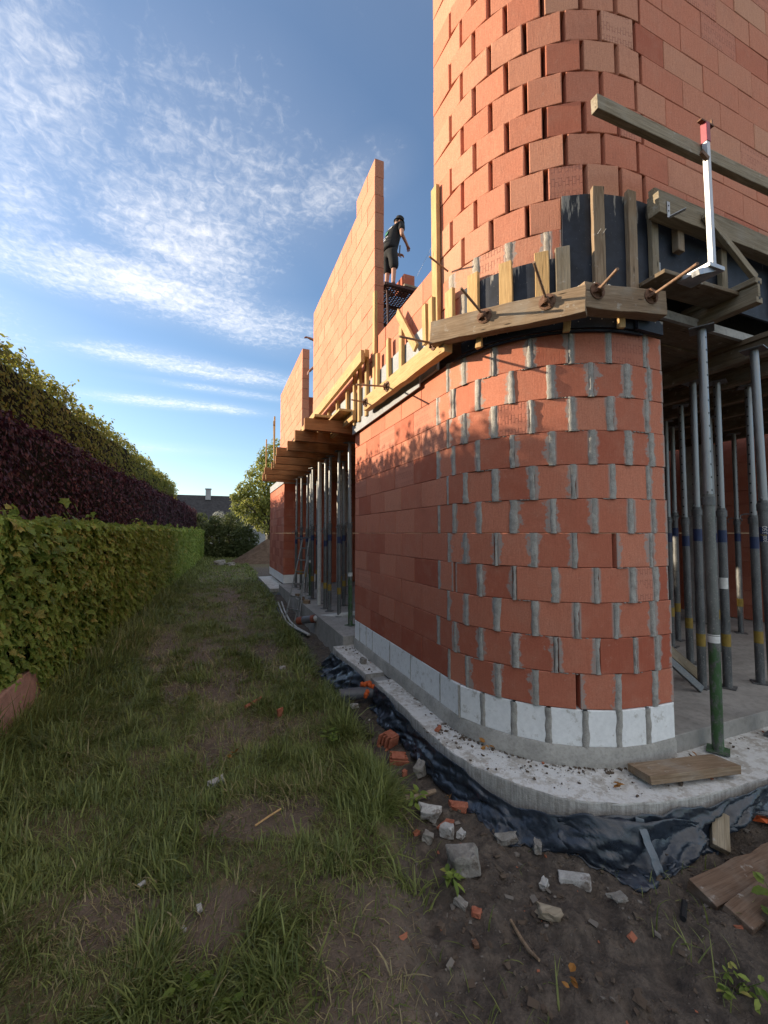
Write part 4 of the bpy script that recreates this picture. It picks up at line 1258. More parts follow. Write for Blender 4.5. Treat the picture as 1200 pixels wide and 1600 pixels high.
def props():
    p1 = make_prop((3.525, 2.04, 0.122), 3.36, 'green-footed steel prop on the ledge beside the brick corner, taped in white', 0.5, True, (0.0, 0.0), 2.05)
    p2 = make_prop((4.215, 2.0, 0.122), 3.30, 'steel prop standing on the ledge, second from the brick corner, blue sticker reading 350', 0.2, False, (-0.02, 0.03), 2.02)
    z = 0.24
    L = [((4.68, 2.60), 'steel prop with a white sticker standing just behind the green-footed one'), ((5.12, 2.55), 'steel prop on the floor behind the one labelled 350'), ((4.46, 2.70), 'steel prop half hidden by the green-footed one on its brick wall side'),
         ((5.17, 3.25), 'steel prop behind the leaning boards, between brick corner and green-footed prop'), ((5.67, 3.79), 'steel prop standing closest to the edge of the brick corner, deep in the bay'), ((6.09, 3.98), 'slim steel prop just beside the one at the brick corner edge'),
         ((7.40, 3.90), 'far steel prop in front of the grey column'), ((6.07, 3.46), 'thin far steel prop glimpsed between green-footed and white-stickered props')]
    for i, ((x, y), lab) in enumerate(L):
        o = make_prop((x, y, z), 3.285, lab, random.uniform(0, 3), False, (random.uniform(-0.02, 0.02), random.uniform(-0.02, 0.02)), random.uniform(1.93, 2.05))
        if i == 0: MB().tube((x, y, 1.20), (x, y, 1.31), 0.0392, n=20, caps=False).build('white_sticker', M['white'], o, smooth=True)
    c = (4.215 - 0.02 * 0.5, 2.0 + 0.03 * 0.5)
    lettering(p2, '350', (c[0], c[1], 1.775), 0.0388, 0.045, M['white'])
    lettering(p2, '300', (c[0], c[1], 1.70), 0.0388, 0.036, M['white'])
    lettering(p2, 'Eurex 20', (c[0], c[1], 1.735), 0.0388, 0.018, M['print_yellow'], vertical=False)
    c = (4.215 - 0.02 * 0.13, 2.0 + 0.03 * 0.13)
    lettering(p2, 'DOKA', (c[0], c[1], 0.582), 0.0388, 0.040, M['print_black'])
    # the row of props in the side bay
    S = [((2.07, 6.62), 'green foot', True), ((2.10, 7.40), '', False), ((2.46, 7.15), '', False), ((2.5, 8.45), '', False), ((2.05, 8.25), '', False), ((2.2, 8.85), '', False), ((2.08, 9.6), '', False), ((2.14, 10.1), '', True), ((2.15, 10.65), '', False),
         ((2.14, 11.3), '', False), ((2.08, 11.75), '', False), ((2.7, 9.4), '', False), ((2.65, 10.6), '', False), ((3.0, 8.0), '', False), ((2.5, 11.9), '', False), ((2.06, 7.95), '', False), ((2.62, 7.75), '', False), ((2.3, 9.25), '', False), ((2.95, 9.9), '', False), ((2.55, 11.2), '', False)]
    for i, ((x, y), lab, gr) in enumerate(sorted(S, key=lambda q: q[0][1])):
        make_prop((x, y, z), 3.268, '%s steel prop in the side bay counted from the brick wall' % ORD[i] + (', green at its foot' if gr else ''), random.uniform(0, 3), gr, (random.uniform(-0.02, 0.02), random.uniform(-0.02, 0.02)), random.uniform(1.75, 1.95), 'steel props in the side bay')
    o = tag(MB().tube((2.03, 8.7, 0.24), (2.03, 8.7, 3.26), 0.045, n=18).build('downpipe', M['pvc'], smooth=True, local=Matrix.Translation((2.03, 8.7, 0.24))), 'pale upright plastic pipe among the props of the side bay', 'pipe')
    # boards leaning inside the bay
    board('plank', (4.0, 2.95, 0.80), (4.66, 2.80, 0.25), 0.11, 0.02, (-0.4, -0.7, 0.6), M['wood_grey'], 'thin plank sloping to the floor behind the brick corner', 'plank')
    board('plank', (3.95, 2.85, 0.68), (4.32, 2.62, 0.26), 0.07, 0.03, (-0.4, -0.7, 0.6), M['steel'], 'dark metal profile sloping to the floor beside the thin plank', 'profile')


props()

# ------------------------------------------------------------------ black foil hanging round the foundation


def foil(name, pts, top, bot, label, seed, flare=0.02, folds=0.03, step=0.016):
    """Crumpled sheet along the outline PTS (outer side to the right of travel); TOP, BOT: heights at the points; STEP: spacing of its columns."""
    P = [Vector(p) for p in pts]
    s = [0.0]
    for a, b in zip(P[:-1], P[1:]): s.append(s[-1] + (b - a).length)
    n = int(s[-1] / step); m_ = 22
    S = np.linspace(0, s[-1], n)
    X = np.interp(S, s, [p.x for p in P]); Y = np.interp(S, s, [p.y for p in P])
    k_ = np.ones(9) / 9
    Xp = np.convolve(np.pad(X, 4, mode='edge'), k_, 'valid'); Yp = np.convolve(np.pad(Y, 4, mode='edge'), k_, 'valid')
    tx, ty = np.gradient(Xp), np.gradient(Yp); l = np.hypot(tx, ty) + 1e-9
    nx, ny = ty / l, -tx / l
    T = np.interp(S, s, top) + 0.05 * (fbm(S * 6, S * 0 + seed, 3, seed) - 0.5)
    Bt = np.interp(S, s, bot) + 0.10 * (fbm(S * 4, S * 0 + seed + 5, 3, seed + 3) - 0.5)
    V = []
    for j in range(m_):
        t = j / (m_ - 1)
        z = T * (1 - t) + Bt * t
        d = 0.016 + (np.interp(S, s, flare) if isinstance(flare, list) else flare) * t ** 1.4 * 4
        q = fbm(S * 4.0 + t * 1.2, t * 1.3 + S * 0.4, 3, seed + 7) - 0.5
        q2 = 1.25 - 2.6 * np.abs(fbm(S * 6 + t * 2.5, t * 2.6 - S * 1.2, 2, seed + 11) - 0.5) ** 0.75
        q4 = np.abs(fbm(S * 13 - t * 3, t * 6 + S * 3, 2, seed + 19) - 0.5) ** 0.8
        q3 = 1 - np.abs(2 * fbm(S * 2.3 + t * 1.0, t * 1.1 + S * 0.9, 2, seed + 31) - 1)
        d = d + (q * folds * 3.6 + (q2 - 0.6) * folds * 1.1 + (q3 ** 2 - 0.45) * folds * 2.4 - q4 * folds * 0.6) * (0.25 + 0.75 * np.sin(t * 1.7))
        d = np.maximum(d, 0.006 + 0.004 * t)
        z = z + (fbm(S * 7, t * 6 + S, 3, seed + 17) - 0.5) * 0.035 * t
        px_, py_ = Xp + nx * d, Yp + ny * d
        z = np.maximum(z, gh(px_, py_) + 0.004)
        V.append(np.stack([px_, py_, z], 1))
    V = np.concatenate(V)
    V = V + np.random.default_rng(seed).normal(0, 0.0016, V.shape) * (step / 0.02)
    i = np.arange(n * m_).reshape(m_, n)
    F = np.stack([i[:-1, :-1].ravel(), i[:-1, 1:].ravel(), i[1:, 1:].ravel(), i[1:, :-1].ravel()], 1)
    F = np.concatenate([F[:, [0, 1, 2]], F[:, [0, 2, 3]]])
    o = big_mesh(name, V, F, M['foil'], smooth=True)
    so = o.modifiers.new('solid', 'SOLIDIFY'); so.thickness = 0.003
    return tag(o, label, 'plastic sheet') if label else o


main_line = [(1.655, 4.38), (1.66, 3.9), (1.655, 3.5), (1.64, 3.1), (1.64, 2.85), (1.69, 2.6), (1.76, 2.41), (1.86, 2.23), (1.98, 2.06), (2.12, 1.95), (2.30, 1.86), (2.55, 1.78), (2.85, 1.725), (3.2, 1.695), (3.6, 1.68), (4.2, 1.67)]
f1 = foil('plastic_sheet', main_line,
          [0.09, 0.08, 0.06, 0.075, 0.085, 0.05, -0.01, 0.0, 0.03, 0.06, 0.07, 0.075, 0.065, 0.105, 0.115, 0.10],
          [-0.16, -0.16, -0.14, -0.12, -0.10, -0.17, -0.18, -0.20, -0.20, -0.22, -0.26, -0.20, -0.12, -0.06, -0.10, -0.12],
          'crumpled black plastic sheet hanging round the concrete ledge of the corner', 3, [0.02, 0.02, 0.015, 0.015, 0.012, 0.02, 0.03, 0.02, 0.012, 0.03, 0.055, 0.03, 0.012, 0.01, 0.012, 0.012], 0.032)
foil('plastic_sheet', [(1.57, 5.95), (1.585, 5.4), (1.62, 4.85), (1.64, 4.62)], [0.04, 0.07, 0.09, 0.07], [-0.18, -0.2, -0.2, -0.18], 'crumpled black plastic sheet bunched below the far ledge piece', 8, 0.05, 0.05)
foil('plastic_sheet', [(1.50, 14.6), (1.50, 13.4), (1.52, 12.8), (1.75, 12.75), (1.76, 12.2)], [0.05, 0.06, 0.0, 0.0, 0.0], [-0.1] * 5, 'bunched black plastic sheet under the far brick pier', 14, 0.04, 0.05)
foil('plastic_sheet', [(1.95, 2.06), (2.08, 1.94), (2.20, 1.875), (2.36, 1.805), (2.55, 1.745), (2.75, 1.71)], [0.02, 0.075, 0.08, 0.07, 0.075, 0.02], [-0.05, -0.15, -0.24, -0.30, -0.16, -0.03],
     'loose triangular flap of black plastic hanging over the sheet below the ledge front', 41, [0.01, 0.02, 0.035, 0.045, 0.025, 0.01], 0.030, step=0.018)
f3 = foil('tape_strip', [(2.315, 1.81), (2.375, 1.79)], [0.07, 0.07], [-0.10, -0.10], None, 23, 0.026, 0.030, step=0.006)
f3.data.materials.clear(); f3.data.materials.append(mat_plain('grey_tape', (0.12, 0.145, 0.17), 0.5)); reparent(f3, f1)

# ------------------------------------------------------------------ loose things on the ground


def rock(name, loc, dims, mat, label, cat, seed, group=None, rot=None, flat=0.0, sharp=True, rough=0.34):
    r_ = random.Random(seed)
    bm = bmesh.new()
    if sharp:
        bmesh.ops.create_cube(bm, size=1)
        bmesh.ops.subdivide_edges(bm, edges=bm.edges[:], cuts=2, use_grid_fill=True)
    else:
        bmesh.ops.create_icosphere(bm, subdivisions=2, radius=0.55)
    for v in bm.verts:
        v.co += Vector((r_.uniform(-1, 1), r_.uniform(-1, 1), r_.uniform(-1, 1))) * rough * 0.28
        v.co.x *= 1 + rough * 0.8 * v.co.y; v.co.y *= 1 - rough * v.co.x * v.co.z
        v.co = Vector((v.co.x * dims[0], v.co.y * dims[1], v.co.z * dims[2]))
    E_ = Matrix.Rotation(r_.uniform(0, 6.28) if rot is None else rot, 3, 'Z') @ Matrix.Rotation(r_.uniform(-0.22, 0.22), 3, 'X') @ Matrix.Rotation(r_.uniform(-0.22, 0.22), 3, 'Y')
    if dims[0] < 0.25: E_ = E_ @ Matrix.Scale(0.84, 3)
    for v in bm.verts: v.co = E_ @ v.co
    me = bpy.data.meshes.new(name); bm.to_mesh(me); bm.free(); me.materials.append(mat)
    o = bpy.data.objects.new(name, me); COL.objects.link(o)
    lo = min(v.co.z for v in me.vertices)
    x, y = loc[0], loc[1]
    z = loc[2] if len(loc) > 2 else gz(x, y)
    o.location = (x, y, z - lo - dims[2] * 0.18)
    b = o.modifiers.new('bevel', 'BEVEL'); b.width = min(dims) * 0.07; b.segments = 2; b.limit_method = 'ANGLE'; b.angle_limit = R(25)
    return tag(o, label, cat, group)


def broken_block(name, loc, rot, dims, label, seed, tilt=(0.2, 0.1), slots=4):
    """Piece of a hollow terracotta block lying on its side: outer shells with ribs between them."""
    r_ = random.Random(seed)
    mb = MB(); w, d, h = dims
    n = slots
    for i in range(n):                   # ragged upright ribs, unequal lengths
        y = -d / 2 + d * i / (n - 1)
        a = w * r_.uniform(0.72, 1.0)
        mb.box((r_.uniform(-0.01, 0.01), y, r_.uniform(-0.006, 0.004)), (a, 0.013, h * r_.uniform(0.75, 1.0)))
    for z in (-h / 2, h / 2):
        mb.box((r_.uniform(-0.02, 0.02), 0, z), (w * r_.uniform(0.6, 0.9), d, 0.014))
    E_ = Matrix.Rotation(rot, 4, 'Z') @ Matrix.Rotation(tilt[0], 4, 'X') @ Matrix.Rotation(tilt[1], 4, 'Y')
    o = mb.build(name, M['shard'], bevel=0.002)
    o.matrix_world = Matrix.Translation((loc[0], loc[1], gz(*loc) + h * 0.5)) @ E_
    return tag(o, label, 'brick fragment')


def debris():
    broken_block('block_fragment', (1.45, 3.49), 0.5, (0.17, 0.10, 0.10), 'broken terracotta block with open ribs beside the foil, upper of two', 1)
    broken_block('block_fragment', (1.42, 3.22), -0.35, (0.16, 0.08, 0.07), 'flat broken terracotta block piece with ribs, lower of two', 2)
    G = 'rubble beside the foil'
    rock('concrete_lump', (1.335, 2.10), (0.185, 0.15, 0.12), M['stone'], 'big grey concrete lump in the mud with a pale flat top', 'rubble', 3, rot=-0.4)
    rock('block_lump', (1.36, 2.56), (0.16, 0.085, 0.085), M['chalk'], 'white crumbly lump below the small plank beside the foil', 'rubble', 4, rot=-0.6, rough=0.4)
    rock('block_lump', (1.37, 2.34), (0.09, 0.075, 0.075), M['chalk'], 'angular white lump beside the grey stone above the big concrete lump', 'rubble', 5)
    rock('block_lump', (1.44, 2.30), (0.07, 0.05, 0.04), M['chalk'], 'small white chip between the white lump and the rubble', 'rubble', 55)
    rock('stone', (1.24, 2.36), (0.075, 0.07, 0.06), M['stone'], 'small rounded grey stone in the mud next to the white lumps', 'stone', 6)
    rock('block_lump', (1.86, 1.82), (0.19, 0.085, 0.06), M['chalk'], 'oblong white block piece with a round end lying on the mud', 'rubble', 7, rot=-0.75, rough=0.12)
    rock('wood_chunk', (1.56, 1.69), (0.14, 0.06, 0.05), M['wood_grey'], 'grey splintered wood chunk lying on the mud', 'wood', 8, rot=-0.5)
    rock('brick_shard', (1.245, 1.855), (0.055, 0.045, 0.03), M['shard'], 'bright orange brick shard alone on the mud', 'brick fragment', 9)
    rock('block_lump', (1.685, 1.86), (0.065, 0.04, 0.05), M['chalk'], 'small upright white chip between the two lumps', 'rubble', 10)
    rock('stone', (1.155, 1.73), (0.035, 0.03, 0.03), M['rust'], 'small dark stone on the mud below the orange shard', 'stone', 11)
    rock('stone', (1.20, 1.925), (0.075, 0.045, 0.03), M['stone'], 'flat grey stone between concrete lump and orange shard', 'stone', 12)
    rock('stone', (1.975, 1.645), (0.10, 0.07, 0.02), M['stone'], 'flat muddy stone slab on the mud below the foil flap', 'stone', 13)
    rock('stone', (1.71, 2.20), (0.15, 0.07, 0.05), M['stone'], 'long grey stone flake leaning under the foil', 'stone', 14, rot=-0.3)
    rock('stone', (1.82, 2.06), (0.10, 0.05, 0.06), M['stone'], 'grey stone flake standing below the foil edge', 'stone', 15, rot=0.9)
    rock('brick_shard', (1.56, 2.52), (0.13, 0.07, 0.05), M['shard'], 'dull red block piece half under the foil flap', 'brick fragment', 16, rot=-0.6)
    rock('brick_shard', (1.41, 2.42), (0.12, 0.08, 0.04), M['shard'], 'dull flat brick piece beside the white lumps', 'brick fragment', 17, rot=0.5)
    rock('brick_shard', (1.20, 2.44), (0.045, 0.035, 0.025), M['shard'], 'tiny red shard at the turf edge', 'brick fragment', 18)
    rock('brick_shard', (1.40, 3.05), (0.05, 0.03, 0.05), M['shard'], 'small orange shard upright below the block fragments', 'brick fragment', 19)
    rock('stone', (1.52, 3.0), (0.13, 0.08, 0.10), M['stone'], 'grey slab piece leaning by the block fragments', 'stone', 20)
    rock('brick_shard', (0.60, 4.14), (0.07, 0.02, 0.12), M['shard'], 'pointed red shard stuck in the turf', 'brick fragment', 21)
    rock('brick_shard', (1.745, 3.12, 0.115), (0.09, 0.03, 0.03), M['shard'], 'small orange shard lying on the concrete ledge', 'brick fragment', 22, rot=0.6)
    rock('block_lump', (1.75, 5.05, 0.115), (0.09, 0.08, 0.08), M['stone'], 'little grey cube standing on the far ledge piece', 'rubble', 23, rough=0.08)
    for i, (x, y, s_) in enumerate([(-0.31, 2.46, 0.035), (-0.04, 2.2, 0.04), (-0.10, 2.11, 0.03), (0.04, 3.18, 0.12), (0.83, 5.56, 0.09), (1.52, 3.55, 0.06), (1.40, 4.35, 0.10), (1.33, 4.42, 0.06)]):
        rock('foam_crumb', (x, y, gz(x, y) + 0.02), (s_, s_ * 0.6, s_ * 0.5), M['chalk'], ['white crumb in the grass, upper of three', 'white crumb in the grass, middle of three', 'white crumb in the grass, lowest of three', 'long pale crumb in the turf beside the bare patch', 'white crumb on the turf edge by the far foil',
             'pale crumb in the mud below the ledge', 'white foam crumb beside the grey pipe, larger', 'white foam crumb beside the grey pipe, smaller'][i], 'crumb', 30 + i)
    # sticks, planks, pipes
    def stick(pts, r, label, mat='wood_old', name='stick'):
        mb = MB().path([(x, y, gz(x, y) + h) for x, y, h in pts], r, 7)
        return tag(mb.build(name, M[mat], smooth=True, local=Matrix.Translation((pts[0][0], pts[0][1], gz(pts[0][0], pts[0][1])))), label, name)
    stick([(1.385, 1.765, 0.015), (1.375, 1.68, 0.018), (1.36, 1.60, 0.02), (1.35, 1.53, 0.015)], [0.007, 0.009, 0.009, 0.006], 'thin brown stick lying on the mud')
    stick([(1.23, 2.68, 0.03), (1.35, 2.70, 0.04), (1.50, 2.74, 0.05)], [0.018, 0.02, 0.016], 'narrow split piece of wood above the white lumps')
    stick([(0.25, 2.70, 0.02), (0.34, 2.75, 0.03), (0.42, 2.80, 0.02)], 0.006, 'pale peeled stick on the bare patch', 'wood_new')
    stick([(0.95, 2.85, 0.02), (1.08, 2.62, 0.05), (1.2, 2.48, 0.02)], 0.004, 'thin dark twig at the turf edge')
    stick([(0.3, 4.40, 0.03), (0.47, 4.55, 0.04)], 0.018, 'short terracotta pipe piece in the turf', 'shard', 'pipe_piece')
    stick([(2.15, 1.43, 0.01), (2.27, 1.50, 0.03)], 0.014, 'charred stub of wood by the timber pile', 'cable')
    board('plank', (2.62, 2.0, 0.16), (3.30, 1.86, 0.16), 0.20, 0.055, (0.1, 0.1, 1), M['wood_old'], 'short thick plank lying on the ledge before the green-footed prop', 'plank', rough=0.006)
    board('plank', (2.78, 1.62, gz(2.78, 1.62) + 0.05), (2.96, 1.72, 0.0), 0.09, 0.045, (-0.2, -0.5, 0.8), M['wood_grey'], 'grey wood wedge poking out below the foil', 'plank', rough=0.006)
    for i, (x, y, a, w, z, L_, lab) in enumerate([(2.80, 1.46, -0.05, 0.14, 0.03, 0.84, 'upper reddish timber of the half-buried pile'), (2.78, 1.34, 0.03, 0.12, 0.012, 0.80, 'middle reddish timber of the half-buried pile'), (2.90, 1.22, -0.02, 0.13, 0.0, 0.8, 'lower reddish timber of the half-buried pile')]):
        dx, dy = math.cos(a) * L_ / 2, math.sin(a) * L_ / 2
        g_ = gz(x, y)
        board('old_timber', (x - dx, y - dy, g_ + z - 0.015), (x + dx, y + dy, g_ + z + 0.03), w, 0.07, (0.0, -0.25, 1), M['wood_red'], lab, 'timber', rough=0.010)
    # drain pipes with orange foam
    o = empty('drain_pipe', (1.40, 4.47, -0.02), 'grey plastic drain pipe poking out between the ledge pieces, wrapped in orange foam', 'pipe')
    mb = MB(); mt = Matrix.Rotation(R(90), 3, 'Y') ; mt = Matrix.Rotation(R(-8), 3, 'Z') @ mt
    mb.lathe((1.27, 4.47, -0.01), [(0.062, 0), (0.062, 0.55), (0.055, 0.55), (0.055, 0.001)], 24, mt)
    mb.build('pipe', M['pipe'], o, smooth=True)
    mb = MB()
    for i in range(16):
        a = i / 16 * 4.2 - 0.6
        mb.lathe((1.56 + random.uniform(-0.03, 0.10), 4.45 + 0.075 * math.cos(a), -0.01 + 0.085 * math.sin(a)), [(0.003, -0.03), (random.uniform(0.02, 0.035), -0.008), (random.uniform(0.018, 0.03), 0.015), (0.003, 0.03)], 8)
    mb.build('foam_print', M['orange'], o, smooth='all')
    o = empty('drain_pipe', (1.55, 7.9, 0.12), 'pale drain pipe lying along the side bay slab with dark orange-rimmed end', 'pipe')
    MB().tube((1.72, 7.75, 0.16), (2.35, 7.2, 0.30), 0.055, n=18).build('pipe', M['pvc'], o, smooth=True)
    MB().tube((1.52, 7.92, 0.11), (1.72, 7.75, 0.16), 0.07, n=18).build('socket', M['pipe'], o, smooth=True)
    MB().tube((1.46, 7.97, 0.095), (1.54, 7.90, 0.115), 0.074, n=18).tube((1.68, 7.78, 0.15), (1.73, 7.74, 0.165), 0.074, n=18).build('orange_ring', M['ring'], o, smooth=True)
    for i, d in enumerate((0.0, 0.09, 0.17)):
        pts = [(1.62 - d, 11.2, 0.03), (1.52 - d, 10.0, 0.04), (1.48 - d * 0.8, 9.0, 0.03), (1.50 - d * 0.5, 8.3, 0.05), (1.6 - d * 0.3, 7.6, 0.06)]
        tag(MB().path([(x, y, gz(x, y) + h) for x, y, h in pts], 0.018, 8).build('cable_duct', M[['pvc', 'pvc', 'cable'][i]], smooth=True, local=Matrix.Translation((1.5, 9, 0))),
            ['pale flexible duct trailing along the side bay slab, closest to it', 'pale flexible duct trailing along the side bay slab, outer one', 'black cable trailing past the pale ducts of the side bay'][i], 'duct')
    tag(MB().path([(1.40, 4.05, gz(1.40, 4.05) + 0.03), (1.30, 4.2, gz(1.30, 4.2) + 0.09), (1.38, 4.5, 0.02), (1.5, 4.75, 0.05)], 0.006, 6).build('wire', M['cable'], smooth=True, local=Matrix.Translation((1.4, 4.2, 0))), 'dark bent wire in the mud by the grey drain pipe', 'wire')
    o = empty('litter', (3.30, 1.62, gz(3.3, 1.62)), 'torn pieces of blue-white packaging lying by the foil', 'litter')
    r_ = random.Random(4)
    for i in range(7):
        x, y = 3.22 + r_.uniform(-0.12, 0.35), 1.60 + r_.uniform(-0.12, 0.08); z = gz(x, y) + 0.03 + r_.uniform(0, 0.06)
        q = [Vector((r_.uniform(0.5, 1) * 0.07 * math.cos(t), r_.uniform(0.5, 1) * 0.05 * math.sin(t), r_.uniform(-0.02, 0.02))) + Vector((x, y, z)) for t in (0.3, 1.4, 2.5, 3.6, 4.6, 5.6)]
        MB().sheet(q, 0.002, (0, 0, 1)).build('scrap', [M['plastic'], M['white'], M['blue'], M['plastic'], M['orange'], M['stone'], M['plastic']][i], o)
    # pink stone slab leaning by the hedge
    mb = MB(); pts = [(-1.50, 4.2), (-1.55, 5.1), (-1.60, 5.42), (-2.2, 5.6), (-2.2, 4.2)]
    top = [(-1.58, 4.2, 0.43), (-1.61, 5.05, 0.47), (-1.64, 5.22, 0.36), (-2.2, 5.5, 0.45), (-2.2, 4.2, 0.46)]
    vs = [(x, y, -0.15) for x, y in pts] + top
    mb.add(vs, [(4, 3, 2, 1, 0), (5, 6, 7, 8, 9)] + [(i, (i + 1) % 5, 5 + (i + 1) % 5, 5 + i) for i in range(5)])
    o = mb.build('sandstone_slab', M['sand'], bevel=0.015, local=Matrix.Translation((-1.8, 4.9, 0.1)))
    tag(o, 'pinkish sandstone block at the foot of the maple hedge in long grass', 'stone')
    # loose grit: one object each on the ledge and on the mud
    V, F = [], []
    def chip(x, y, z, s_):
        k = len(V)
        Q = Matrix.Rotation(random.uniform(0, 6.28), 3, 'Z') @ Matrix.Rotation(random.uniform(-0.7, 0.7), 3, 'X')
        ax, ay, az_ = random.uniform(0.6, 1.5), random.uniform(0.5, 1.0), random.uniform(0.3, 0.7)
        for i in range(8):
            d = Q @ Vector(((1 if i & 1 else -1) * ax, (1 if i & 2 else -1) * ay, (1 if i & 4 else -1) * az_))
            d = d * (s_ * random.uniform(0.55, 1.1))
            V.append((x + d.x, y + d.y, z + d.z * 0.8))
        RN.extend([(random.random(), random.random(), 0, 1)] * 8)
        for f in ((0, 1, 3, 2), (4, 6, 7, 5), (0, 4, 5, 1), (2, 3, 7, 6), (0, 2, 6, 4), (1, 5, 7, 3)): F.append(tuple(k + q for q in f))
    RN = []
    t = NT('grit'); r, g, b, a = t.attr('rnd')
    col = t.mix(t.math('LESS_THAN', r, 0.45), (0.10, 0.078, 0.06), (0.17, 0.15, 0.13)); col = t.mix(t.math('LESS_THAN', g, 0.62), col, (0.10, 0.074, 0.055)); col = t.mix(t.math('GREATER_THAN', r, 0.95), col, (0.30, 0.11, 0.065)); col = t.mix(t.math('GREATER_THAN', r, 0.985), col, (0.5, 0.5, 0.48))
    gm = t.done(col, 0.95, spec=0.2)
    for i in range(3600):
        x, y = random.uniform(0.75, 3.4), random.uniform(0.9, 4.2)
        d = float(dirt(np.array([x]), np.array([y]))[0])
        c_ = float(fbm(np.array([x * 2.6]), np.array([y * 2.6]), 3, 77)[0])
        if random.random() > d * (2.2 if c_ > 0.52 else 0.30) * (1.6 if math.hypot(x - CX, y - CY) < 1.85 else 0.7): continue
        if y > 1.75 and math.hypot(x - CX, y - CY) < 1.42: continue
        chip(x, y, gz(x, y) + 0.002, 0.004 + 0.015 * random.random() ** 3)
    big_mesh('rubble_grit', V, F, gm, RN)['kind'] = 'stuff'
    V.clear(); F.clear(); RN.clear()
    for i in range(480):
        a = random.uniform(150, 275); rr = RAD + 0.02 + 0.30 * random.random() ** 2.8
        if a < 180: x, y = XF - 0.02 - 0.2 * random.random() ** 2, random.uniform(3.2, 5.9)
        else:
            x, y = onarc(min(a, 270), rr)
            if a > 268: x += random.uniform(0, 1.4)
        if 4.38 < y < 4.68: continue
        chip(x, y, 0.114, 0.003 + 0.011 * random.random() ** 3)
    big_mesh('ledge_grit', V, F, gm, RN)['kind'] = 'stuff'


debris()


def ladder():
    o = empty('step_ladder', (1.6, 9.4, 0.0), 'folded aluminium trestle ladder standing at the side bay', 'ladder')
    b = [Vector((1.46, 9.5, gz(1.46, 9.5))), Vector((1.66, 9.0, gz(1.66, 9.0)))]
    tps = [Vector((1.92, 9.95, 1.63)), Vector((2.0, 9.6, 1.63))]
    for k, (p, q) in enumerate(zip(b, tps)):
        MB().beam(p, q, 0.022, 0.05, (0, 1, 0)).build('stile', M['alu'], o, bevel=0.003)
    rg = MB()
    for i in range(6):
        t = 0.12 + i * 0.15
        rg.beam(b[0].lerp(tps[0], t), b[1].lerp(tps[1], t), 0.03, 0.03)
    rg.build('rung_slat', M['alu'], o)
    MB().beam(tps[0] + Vector((-0.16, 0.02, 0)), tps[1] + Vector((0.14, 0, 0.02)), 0.10, 0.035).build('top_cap', M['pipe'], o, bevel=0.004)
    for p in ((1.62, 9.2), (1.75, 8.85)):
        MB().beam((p[0], p[1], gz(*p)), (2.0, 9.7, 1.2), 0.022, 0.045, (0, 1, 0)).build('stile', M['alu'], o, bevel=0.003)


ladder()
for i, (x, y) in enumerate([(1.83, 9.0), (1.83, 9.55), (1.84, 10.1)]):
    rock('block_lump', (x, y, 0.24), (0.10, 0.16, 0.09), M['wood_old'], '%s dark wooden block on the slab edge of the side bay from the near end' % ORD[i], 'wood block', 70 + i, rough=0.06)

# ------------------------------------------------------------------ the bricklayers


def skin_body(name, verts, edges, radii, mat, parent, root=0, sub=2):
    me = bpy.data.meshes.new(name); me.from_pydata([tuple(v) for v in verts], edges, [])
    o = bpy.data.objects.new(name, me); COL.objects.link(o)
    me.materials.append(mat)
    bm = bmesh.new(); bm.from_mesh(me); sk = bm.verts.layers.skin.verify(); bm.verts.ensure_lookup_table()
    for i, r_ in enumerate(radii):
        bm.verts[i][sk].radius = r_ if isinstance(r_, tuple) else (r_, r_)
        bm.verts[i][sk].use_root = i == root
    bm.to_mesh(me); bm.free()
    k = o.modifiers.new('skin', 'SKIN'); k.use_smooth_shade = True
    s = o.modifiers.new('sub', 'SUBSURF'); s.levels = sub; s.render_levels = sub
    reparent(o, parent)
    return o


def ellip(mb, c, r_, n=14, Mx=None):
    prof = [(max(0.001, math.sin(t)), -math.cos(t)) for t in np.linspace(0.02, math.pi - 0.02, 9)]
    S = Matrix.Diagonal(Vector(r_)); S = (Mx @ S) if Mx is not None else S
    return mb.lathe(c, prof, n, S)


